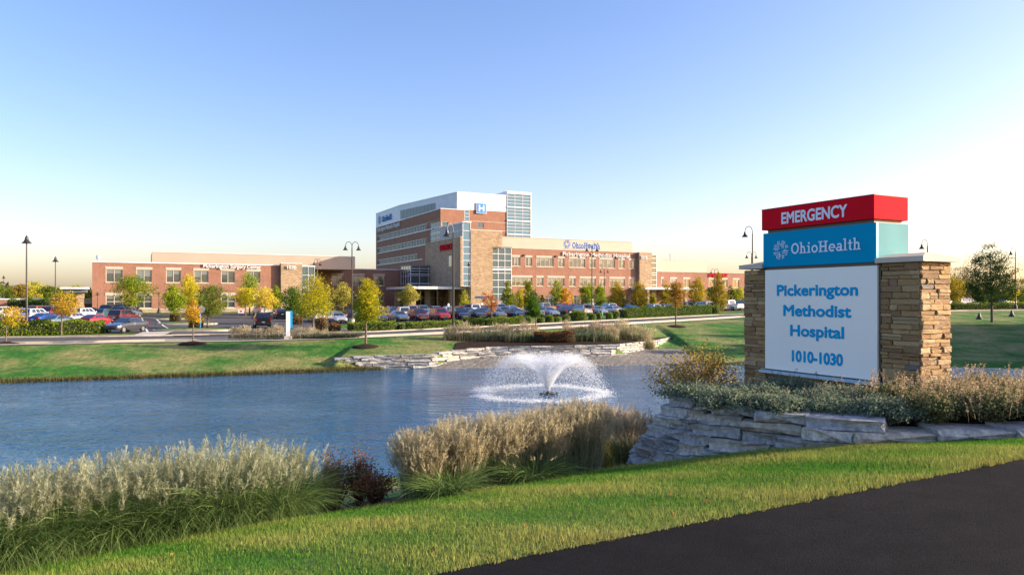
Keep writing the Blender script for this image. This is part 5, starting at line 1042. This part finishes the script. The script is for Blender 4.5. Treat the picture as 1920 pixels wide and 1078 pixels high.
def clump(label, x, y, h, r, n=900, npl=200, style='misc', ca=None, cb=None, pa=None, pb=None, group='feathery grasses along the near bank', wid=.008, zb=None, dens=34, pw=.0028):
    h *= .74; zb = gz(x, y) if zb is None else zb; o = thing('ornamental_grass', label, 'grass clump', (x, y, zb), 0, group)
    a = rng.random(n)*2*np.pi; q = np.sqrt(rng.random(n))*r*.55; base = np.stack([np.cos(a)*q, np.sin(a)*q, np.zeros(n)], 1); az = a+rng.normal(0, .7, n); dirs = np.stack([np.cos(az), np.sin(az)], 1)
    if style == 'misc': dome = 1-.3*(q/(r*.55))**2; Lh = h*dome*rng.uniform(.65, 1.45, n); out = rng.uniform(.25, .95, n)*(r/h)*1.5; dr = rng.uniform(.15, .95, n)
    else: Lh = h*(1-.3*(q/(r*.55))**2)*rng.uniform(.4, 1.05, n); out = rng.uniform(.05, .4, n)*(r/h)*1.4; dr = rng.uniform(.0, .25, n)
    V, tip, d = strips(base, dirs, Lh, out, dr, wid*rng.uniform(.6, 1.3, n), 5)
    f = fast('blades', V, 4, M_BLADE, np.repeat(rng.random(n), 5), o); leafcol(f, ca, cb)
    m = npl; a = rng.random(m)*2*np.pi; q = np.sqrt(rng.random(m))*r*.6; base = np.stack([np.cos(a)*q, np.sin(a)*q, np.zeros(m)], 1); az = a+rng.normal(0, .5, m); dirs = np.stack([np.cos(az), np.sin(az)], 1)
    Lh = h*(rng.uniform(.7, 1.13, m) if style == 'misc' else rng.uniform(.62, 1.08, m))*(1-.22*(q/(r*.6))**2); out = (rng.uniform(.1, .5, m) if style == 'misc' else rng.uniform(0, .5, m))*(r/h)
    V, tip, d = strips(base, dirs, Lh, out, np.full(m, .02), np.full(m, .0042*wid/.008), 4)
    s_ = fast('stalks', V, 4, M_BLADE, np.repeat(rng.random(m), 4), o); leafcol(s_, pa if style != 'misc' else cb, pb)
    d = d+rng.normal(0, .12, d.shape)*np.linalg.norm(d, axis=1, keepdims=True)
    V = plumes(tip, d, h*rng.uniform(.13, .24, m), pw, dens); p_ = fast('plumes', V, 4, M_PLUME, np.repeat(rng.random(m), dens), o); leafcol(p_, pa, pb); return o
MA, MB2, PA, PB = (.06, .14, .03), (.25, .32, .11), (.27, .28, .15), (.52, .52, .34)
SA, SB = (.38, .32, .19), (.64, .56, .36)
names = ['feather grass clump at the left edge of the picture', 'second feather grass clump from the left edge', 'third feather grass clump from the left edge', 'tall feather grass clump in the middle of the left drift', 'feather grass clump with the highest plumes of the left drift', 'feather grass clump at the right end of the left drift, by the russet shrubs']
for nm_, (px, Y, h, r) in zip(names, [(10, 8.0, 1.2, .75), (105, 8.35, 1.25, .72), (215, 8.65, 1.25, .72), (320, 8.95, 1.22, .72), (425, 9.25, 1.28, .74), (515, 9.5, 1.12, .66)]): clump(nm_, K(px)*Y, Y, h, r, 3600, 330, 'misc', MA, MB2, PA, PB, wid=.0095)
for nm_, (px, Y, h) in zip(['rear feather grass clump behind the left edge clump', 'rear feather grass clump behind the third from the left', 'rear feather grass clump behind the highest plumes'], [(60, 9.4, 1.2), (270, 9.9, 1.2), (470, 10.3, 1.15)]): clump(nm_, K(px)*Y, Y, h, .7, 1500, 320, 'misc', MA, MB2, PA, PB)
for nm_, (px, Y, h, r) in zip(['upright straw grass at the left end of the centre drift', 'second upright straw grass of the centre drift', 'upright straw grass in the middle of the centre drift', 'fourth upright straw grass of the centre drift', 'upright straw grass at the right end of the centre drift'],
        [(795, 10.0, 1.12, .52), (870, 10.25, 1.2, .55), (945, 10.5, 1.22, .55), (1020, 10.8, 1.22, .55), (1090, 11.1, 1.3, .52)]): clump(nm_, K(px)*Y, Y, h, r, 1500, 1300, 'reed', (.07, .14, .03), (.22, .26, .09), SA, SB, dens=22)
for nm_, (px, Y, h, r) in zip(['dark green grass skirt in front of the centre drift', 'green grass skirt under the right half of the centre drift'], [(840, 9.5, .55, .55), (1000, 10.1, .6, .6)]): clump(nm_, K(px)*Y, Y, h, r, 1100, 14, 'misc', MA, MB2, SA, SB)
for nm_, (px, Y, h, r) in zip(['sunlit blond grass behind the end of the centre drift', 'tall sunlit blond grass in front of the fountain', 'sunlit blond grass left of the wall end', 'sunlit blond grass nearest the limestone wall end'], [(1050, 17.2, 1.75, .8), (1105, 16.6, 1.75, .8), (1150, 15.8, 1.5, .7), (1182, 14.6, 1.25, .55)]): clump(nm_, K(px)*Y, Y, h, r, 900, 420, 'misc', (.06, .10, .02), (.24, .22, .07), (.42, .32, .18), (.62, .5, .32))
# far drifts
for i, (px0, px1, Y, h, st_, lb) in enumerate([(832, 952, 60.2, 1.0, 'reed', 'straw coloured grass drift at the left end of the far bed'), (948, 1010, 59.6, 1.1, 'misc', 'green and cream plumed grass drift left of the rusty hedge'), (1056, 1160, 60.2, 1.15, 'misc', 'cream plumed grass drift right of the rusty hedge'), (1150, 1226, 62.5, 1.2, 'reed', 'straw grass drift at the right end of the far bed'),
        (432, 530, 60.6, .85, 'reed', 'straw grass drift left of the white pylon'), (545, 612, 60.4, .7, 'reed', 'mixed grass drift right of the white pylon')]):
    o = None; w_ = (px1-px0)*Y/F; nn = max(3, int(w_/.75))
    x0 = K((px0+px1)/2)*Y; zb = gz(x0, Y); grp = 'grass drifts on the far side of the pond'
    r = thing('grass_drift', lb, 'grass', (x0, Y, zb), 0, grp); n = 260*nn; m = 170*nn
    B = np.stack([rng.uniform(-w_/2, w_/2, n), rng.normal(0, .35, n)+(rng.random(n)*0), np.zeros(n)], 1); az = rng.random(n)*6.28; D_ = np.stack([np.cos(az), np.sin(az)], 1)
    B[:, 2] = z_far(B[:, 0]+x0, B[:, 1]+Y)-zb
    bump = 1+.16*np.sin(B[:, 0]*2.1+x0)+.1*np.sin(B[:, 0]*5.3); V, _, _ = strips(B, D_, h*bump*rng.uniform(.4, .8, n), rng.uniform(.1, .5, n), rng.uniform(.1, .4, n), np.full(n, .03), 3); f = fast('blades', V, 4, M_BLADE, np.repeat(rng.random(n), 3), r); leafcol(f, *(((.05, .10, .02), (.16, .18, .05)) if st_ == 'misc' else ((.12, .13, .05), (.26, .22, .11))))
    B = np.stack([rng.uniform(-w_/2, w_/2, m), rng.normal(0, .3, m), np.zeros(m)], 1); B[:, 2] = z_far(B[:, 0]+x0, B[:, 1]+Y)-zb; az = rng.random(m)*6.28; D_ = np.stack([np.cos(az), np.sin(az)], 1)
    bump = 1+.18*np.sin(B[:, 0]*2.1+x0)+.12*np.sin(B[:, 0]*5.3); V, tip, d = strips(B, D_, h*bump*rng.uniform(.6, 1.08, m), rng.uniform(0, .25, m), np.zeros(m), np.full(m, .018), 2); f = fast('stalks', V, 4, M_BLADE, np.repeat(rng.random(m), 2), r); leafcol(f, SA, SB)
    V = plumes(tip, d, h*rng.uniform(.15, .3, m), .016, 9); f = fast('plumes', V, 4, M_PLUME, np.repeat(rng.random(m), 9), r); leafcol(f, *((SA, SB) if st_ == 'reed' else ((.38, .29, .18), (.55, .45, .31))))
for lb, px, Y, w_ in (('grey green low grass tuft right of the pylon drift', 622, 60.2, 2.2), ('blue green low grass tuft before the maple on the far lawn', 650, 60.6, 2.4)): clump(lb, K(px)*Y, Y, .75, 1.2, 1500, 120, 'misc', (.07, .10, .06), (.17, .19, .12), SA, SB, 'low tufts by the sidewalk', .035, dens=8, pw=.016)

# ------------------------------------------------------------------ near shrubs
def shrub(label, x, y, r, h, ca, cb, n, leaf, group, stems=26, stalks=0, sa=None, sb=None, zb=None, name='shrub', open_=0.0, cat='shrub'):
    zb = gz(x, y) if zb is None else zb; o = thing(name, label, cat, (x, y, zb), 0, group); ns = stems
    az = rng.random(ns)*6.28; el = rng.uniform(.12, 1.0, ns); mb = MB(); tips = []
    for i in range(ns):
        e = el[i]; d = np.array([math.cos(az[i])*r*(1.02-e*.75), math.sin(az[i])*r*(1.02-e*.75), h*(.45+.55*e)*rng.uniform(.8, 1.08)]); tips.append(d)
        mb.tube([(0, 0, -.05), tuple(d*.5+np.array([0, 0, h*.12])), tuple(d)], [.012, .008, .003], 4)
    mb.build('stems', M_TWIG, o); tips = np.array(tips); k = rng.integers(0, ns, n); s = (open_+(1-open_)*rng.random(n))**.6
    b = tips[k]*s[:, None]; b[:, 2] += np.sin(np.pi*s)*h*.12; L = b+rng.normal(0, 1, (n, 3))*np.array([r, r, h])*.11; L[:, 2] = np.maximum(L[:, 2], .0)
    f = fast('foliage', leaf_quads(L, leaf), 4, M_LEAF, np.clip(rng.random(ns)[k]*.4+rng.random(n)*.6, 0, 1), o); leafcol(f, ca, cb)
    if stalks:
        B = np.stack([rng.normal(0, r*.5, stalks), rng.normal(0, r*.5, stalks), np.full(stalks, h*.3)], 1); a = rng.random(stalks)*6.28; D_ = np.stack([np.cos(a), np.sin(a)], 1)
        V, tip, d = strips(B, D_, h*rng.uniform(.6, 1.25, stalks), rng.uniform(.05, .6, stalks), np.zeros(stalks), np.full(stalks, .005), 3); m = 26; dd = d/np.linalg.norm(d, axis=1, keepdims=True)
        C = (tip[:, None]-dd[:, None]*rng.random((stalks, m, 1))*h*.42+rng.normal(0, .011, (stalks, m, 3))).reshape(-1, 3); V = np.concatenate([V, leaf_quads(C, .02)]); f = fast('seed_heads', V, 4, M_PLUME, rng.random(len(V)//4), o); leafcol(f, sa, sb); f['kind'] = 'stuff'
    return o
def zmound(x, y): return 1.0+float(tilt_(x))+.1
GG, GB = (.11, .155, .095), (.27, .32, .22); TA, TB = (.30, .22, .13), (.46, .35, .22)
g1 = 'low shrubs on the mound round the sign'
lay = [(2.75, 11.2, .5, 'grey green shrub spilling over the left end of the limestone wall'), (3.1, 10.55, .45, 'dark shrub above the tallest part of the limestone wall'), (3.75, 11.4, .6, 'bushy grey green shrub left below the sign'), (3.7, 10.2, .45, 'shrub hanging over the wall top left of the ledge'), (4.6, 12.3, .55, 'shrub close against the base of the left pillar'), (4.35, 10.2, .5, 'dark bushy shrub behind the second wall course'),
       (4.9, 11.0, .6, 'thick grey green shrub in front of the white panel'), (4.95, 9.75, .45, 'dark shrub behind the gap in the top wall stones')]
for x, y, r, lb in lay: shrub(lb, x, y-.06, r*1.2, .33, GG, GB, 9000, .034, g1, 60, 8, (.12, .12, .1), (.22, .2, .16), zmound(x, y)-.05)
lay = [(5.55, 10.5, .55, 'shrub with tan seed stalks before the right edge of the white panel'), (5.5, 9.6, .42, 'low seedy shrub right behind the long wall stone'), (6.25, 10.4, .55, 'tall seed stalk shrub at the foot of the right pillar'), (6.2, 9.5, .45, 'dry shrub in front of the right pillar corner'), (6.95, 9.9, .55, 'sprawling pale shrub right of the pillar corner'), (7.1, 11.0, .55, 'tan seedy shrub behind the pillar side'), (7.75, 10.4, .6, 'wide dry shrub with many pale stalks near the right edge'), (7.0, 9.25, .38, 'small low shrub behind the flat right wall stone'), (8.4, 11.0, .6, 'pale shrub cut by the right edge of the picture'), (8.0, 9.7, .5, 'dry green shrub above the rightmost wall stones')]
for x, y, r, lb in lay: shrub(lb, x, y-.06, r*1.2, .37, (.08, .12, .04), (.27, .25, .13), 7500, .034, g1, 54, 60, TA, TB, zmound(x, y)-.05)
shrub('open orange leaved shrub beside the pond behind the wall end', K(1308)*15.2, 15.2, 1.15, 1.38, (.30, .21, .05), (.48, .34, .09), 5200, .05, 'near pond shrubs', 46, 0, zb=.2, name='orange_shrub', open_=.25)
for lb, px, Y, r, h in (('tall russet shrub left of the gap between the grass drifts', 628, 10.9, .42, .85), ('tall russet shrub right of the gap between the grass drifts', 672, 11.0, .38, .85), ('low russet shrub at the left edge of the gap', 612, 10.1, .36, .5), ('low russet shrub beside the centre drift', 705, 10.1, .36, .5)): shrub(lb, K(px)*Y, Y, r, h, (.17, .07, .035), (.34, .16, .07), 2200, .035, 'russet shrubs between the grass drifts', 36, name='russet_shrub')

# ------------------------------------------------------------------ lawn blades, litter
n = 330000; x = rng.uniform(-9, 9.5, n); a, b = yP(x)-.03-.014*np.sin(x*9)*np.sin(x*23+1)-.01*np.sin(x*41), yB(x)+.08; y = a+(b-a)*rng.random(n); keep = (np.abs(x) < y*.74+.3); x, y = x[keep], y[keep]; n = len(x)
pat = np.sin(x*1.7+y*2.3)+np.sin(x*.9-y*3.1+1.3)+.8*np.sin(x*4.3+y*5.1); zz = z_near(x, y); h = rng.uniform(.02, .055, n)*(1+.12*pat); az = rng.random(n)*6.28; ln = rng.uniform(0, .6, n)
w_ = rng.uniform(.0018, .0038, n); bx_ = np.stack([x, y, zz-.004], 1); sd = np.stack([np.cos(az+1.57)*w_, np.sin(az+1.57)*w_, np.zeros(n)], 1); tip = bx_+np.stack([np.cos(az)*ln*h, np.sin(az)*ln*h, h], 1)
V = np.stack([bx_-sd, bx_+sd, tip], 1).reshape(-1, 3); edge = np.exp(-(y-yP(x))/.13); tn = np.clip(.40+.2*pat+rng.normal(0, .22, n)+.5*edge, 0, 1)
o = fast('lawn_grass', V, 3, M_BLADE, tn); leafcol(o, (.085, .24, .025), (.45, .43, .12)); o['kind'] = 'stuff'
n = 26; x = rng.uniform(-5, 5, n); y = yP(x)+(yB(x)-yP(x))*rng.random(n); C = np.stack([x, y, z_near(x, y)+.035], 1); o = fast('fallen_leaves', leaf_quads(C, .05, 2), 4, M_LEAF, rng.random(n)); leafcol(o, (.22, .09, .03), (.3, .2, .08)); o['kind'] = 'stuff'
# reeds at the far water edge
n = 9000; x = rng.uniform(-33, -9, n); y = y5(x)+rng.normal(.1, .3, n); B = np.stack([x, y, z_far(x, y)-.02], 1); a = rng.random(n)*6.28; V, _, _ = strips(B, np.stack([np.cos(a), np.sin(a)], 1), rng.uniform(.1, .35, n), rng.uniform(.1, .6, n), np.zeros(n), np.full(n, .03), 2)
o = fast('bank_grass', V, 4, M_BLADE, np.repeat(rng.random(n), 2)); leafcol(o, (.05, .075, .02), (.2, .16, .08)); o['kind'] = 'stuff'

# ------------------------------------------------------------------ drive islands, markings, small signs
def island(label, cpx, cpy, a_, b_, rot):
    x, y, z = gp(cpx, cpy, 55); mb = MB(); k = 28
    for r0, r1, z0, z1 in (): pass
    ring = lambda s, zz: [(math.copysign(abs(math.cos(q))**.6, math.cos(q))*(a_-s), math.copysign(abs(math.sin(q))**.6, math.sin(q))*(b_-s), zz) for q in np.linspace(0, 2*math.pi, k, endpoint=False)]
    mb.ring([ring(0, -.25), ring(0, .14), ring(.18, .15)], cap=False); o = mb.build('traffic_island_kerb', M_CONC2, None, (x, y, z+.05)); o.rotation_euler = (0, 0, rot); o['kind'] = 'structure'
    mb = MB(); mb.ring([ring(.17, .12), ring(.4, .2), ring(min(a_, b_)*.8, .28)]); o = mb.build('traffic_island_grass', M_LAWN_FAR, None, (x, y, z+.05)); o.rotation_euler = (0, 0, rot); o['kind'] = 'structure'
island('', 362, 621, 3.9, 1.7, .12); island('', 352, 608.5, 3.6, 1.4, .2); island('', 332, 599, 3.2, 1.4, .3)
# grass verge between the drive and the main car park, laid over the asphalt
mk = MB()
def line(t0, s0, t1, s1, wd=.12):
    (xa, ya), (xb, yb) = to_wld(t0, -s0), to_wld(t1, -s1); d = Vector((xb-xa, yb-ya, 0)); n_ = max(1, int(d.length/2)); p = Vector((-d.y, d.x, 0)).normalized()*wd/2
    for i in range(n_):
        q0, q1 = i/n_, (i+1)/n_; c0, c1 = (xa+d.x*q0, ya+d.y*q0), (xa+d.x*q1, ya+d.y*q1)
        mk.poly([(c0[0]-p.x, c0[1]-p.y, float(z_pl(*c0))+.075), (c1[0]-p.x, c1[1]-p.y, float(z_pl(*c1))+.075), (c1[0]+p.x, c1[1]+p.y, float(z_pl(*c1))+.075), (c0[0]+p.x, c0[1]+p.y, float(z_pl(*c0))+.075)])
for k in range(44): t_ = 29.5+2.75*k; line(t_, 49, t_, 38); line(t_, 32, t_, 20.7)
for pa_, pb_ in (((266, 597), (277, 624)), ((291, 597), (324, 622))):
    A_, B_ = gpl(*pa_), gpl(*pb_); (ta_, da_), (tb_, db_) = to_loc(*A_), to_loc(*B_); line(ta_, -da_, tb_, -db_, .2)
st(mk.build('parking_lines', M_LINE))
# concrete crossing between the car park and the sidewalk
c4 = [gpl(243, 632.5), gpl(300, 632), gpl(325, 622.5), gpl(268, 624)]; P = np.zeros((10, 10, 3))
for i in range(10):
    for j in range(10):
        a_, b_ = i/9, j/9; q = np.array(c4[0])*(1-a_)*(1-b_)+np.array(c4[1])*a_*(1-b_)+np.array(c4[2])*a_*b_+np.array(c4[3])*(1-a_)*b_; P[i, j] = (*q, float(z_pl(*q))+.085)
st(grid_mesh('crossing', P, M_CONC))
x, y, z = gp(540, 637.5, 50); y = 59.8; x = K(540)*y; z = gz(x, y)
pn = thing('wayfinding_pylon', 'white slab wayfinding sign seen edge on with a blue side', 'sign', (x, y, z), .35)
mb = MB(); mb.box(-.3, .3, -.25, .25, -.2, .3); mb.build('base', M_CONC, pn); mb = MB(); mb.box(-.16, .16, -.11, .11, .3, 2.3); mb.build('slab', M_ALU, pn)
mb = MB(); mb.box(.163, .36, -.05, .09, .95, 2.36); mb.build('blue_panel', mat('sign_bright_blue', (.0, .26, .55), .4), pn); mb = MB(); mb.box(-.18, -.163, -.08, .08, 1.7, 2.1); mb.build('red_panel', M_SIGNR, pn)
x, y, z = gp(375.5, 619.5, 55); sp_ = thing('stop_sign', 'back of a stop sign on a blue post beside the orange maple', 'sign', (x, y, z), .5)
mb = MB(); mb.tube([(0, 0, -.2), (0, 0, 2.4)], .05, 6); mb.build('post', mat('blue_post', (.02, .2, .5), .5), sp_); mb = MB(); mb.ring([[(.38*math.cos(a)+.1, yy, 2.25+.38*math.sin(a)) for a in np.linspace(math.pi/8, 2*math.pi+math.pi/8, 8, endpoint=False)] for yy in (-.08, -.06)]); mb.build('octagon', M_GREY, sp_)
HL = ['white parking sign in front of the entrance doors', 'white parking sign before the pale cone tree', 'white parking sign at the wall lettering', 'blue and white parking sign left of the columnar yellow tree', 'white parking sign under the tall bright green tree', 'white parking sign right of the orange tree', 'white parking sign left of the tan pickup', 'white sign beside the box van']
for lb, (px, yt) in zip(HL, [(841, 569), (863, 569), (904, 568), (937.5, 568), (1046, 567), (1062.5, 566.5), (1035.5, 570.5), (1093.5, 566)]):
    y = 152; x = K(px)*y; z = gz(x, y); q = thing('parking_sign', lb, 'sign', (x, y, z), ROT, 'parking signs at the front kerb'); zt = CAMZ+(HOR-yt)*y/F-z
    mb = MB(); mb.tube([(0, 0, 0), (0, 0, zt)], .035, 5); mb.build('post', M_GREY, q); mb = MB(); mb.box(-.2, .2, -.06, -.035, zt-.75, zt); mb.build('plate', M_SIGNW, q)
x, y = K(452)*116, 116; z = gz(x, y); q = thing('lawn_banner', 'small white lawn sign with a red mark by the plinth', 'sign', (x, y, z), .3)
mb = MB(); mb.box(-.45, .45, -.02, .02, .5, 1.1); mb.build('board', M_SIGNW, q); mb = MB(); mb.box(-.18, .18, -.03, -.021, .68, .92); mb.build('red_mark', M_SIGNR, q)
mb = MB(); [mb.box(a-.02, a+.02, -.015, .015, -.1, .5) for a in (-.4, .4)]; mb.build('legs', M_GREY, q)
y = 113.8; x = K(1127)*y; z = gz(x, y); q = MB(); q.lathe([(.28, 0), (.33, .25), (.26, .6), (.16, .8), (.08, .85)], k=14); o = q.build('watering_bag', mat('green_canvas', (.01, .12, .05), .6, noise=(4, .2)), None, (x, y, z)); tag(o, 'green watering bag wrapped round the sapling trunk by the hedge', 'watering bag')
for px, yy, lb in ((1836, 88, 'dark cone shaped marker on the right lawn left of the dark tree'), (1897, 92, 'dark cone shaped marker at the road near the right lamp')):
    x = K(px)*yy; z = gz(x, yy); q = MB(); q.lathe([(.34, -.1), (.34, .12), (.2, .3), (.1, .75), (.0, .8)], k=10); o = q.build('marker_post', M_DARK, None, (x, yy, z)); tag(o, lb, 'marker post', 'dark cone markers on the right lawn')
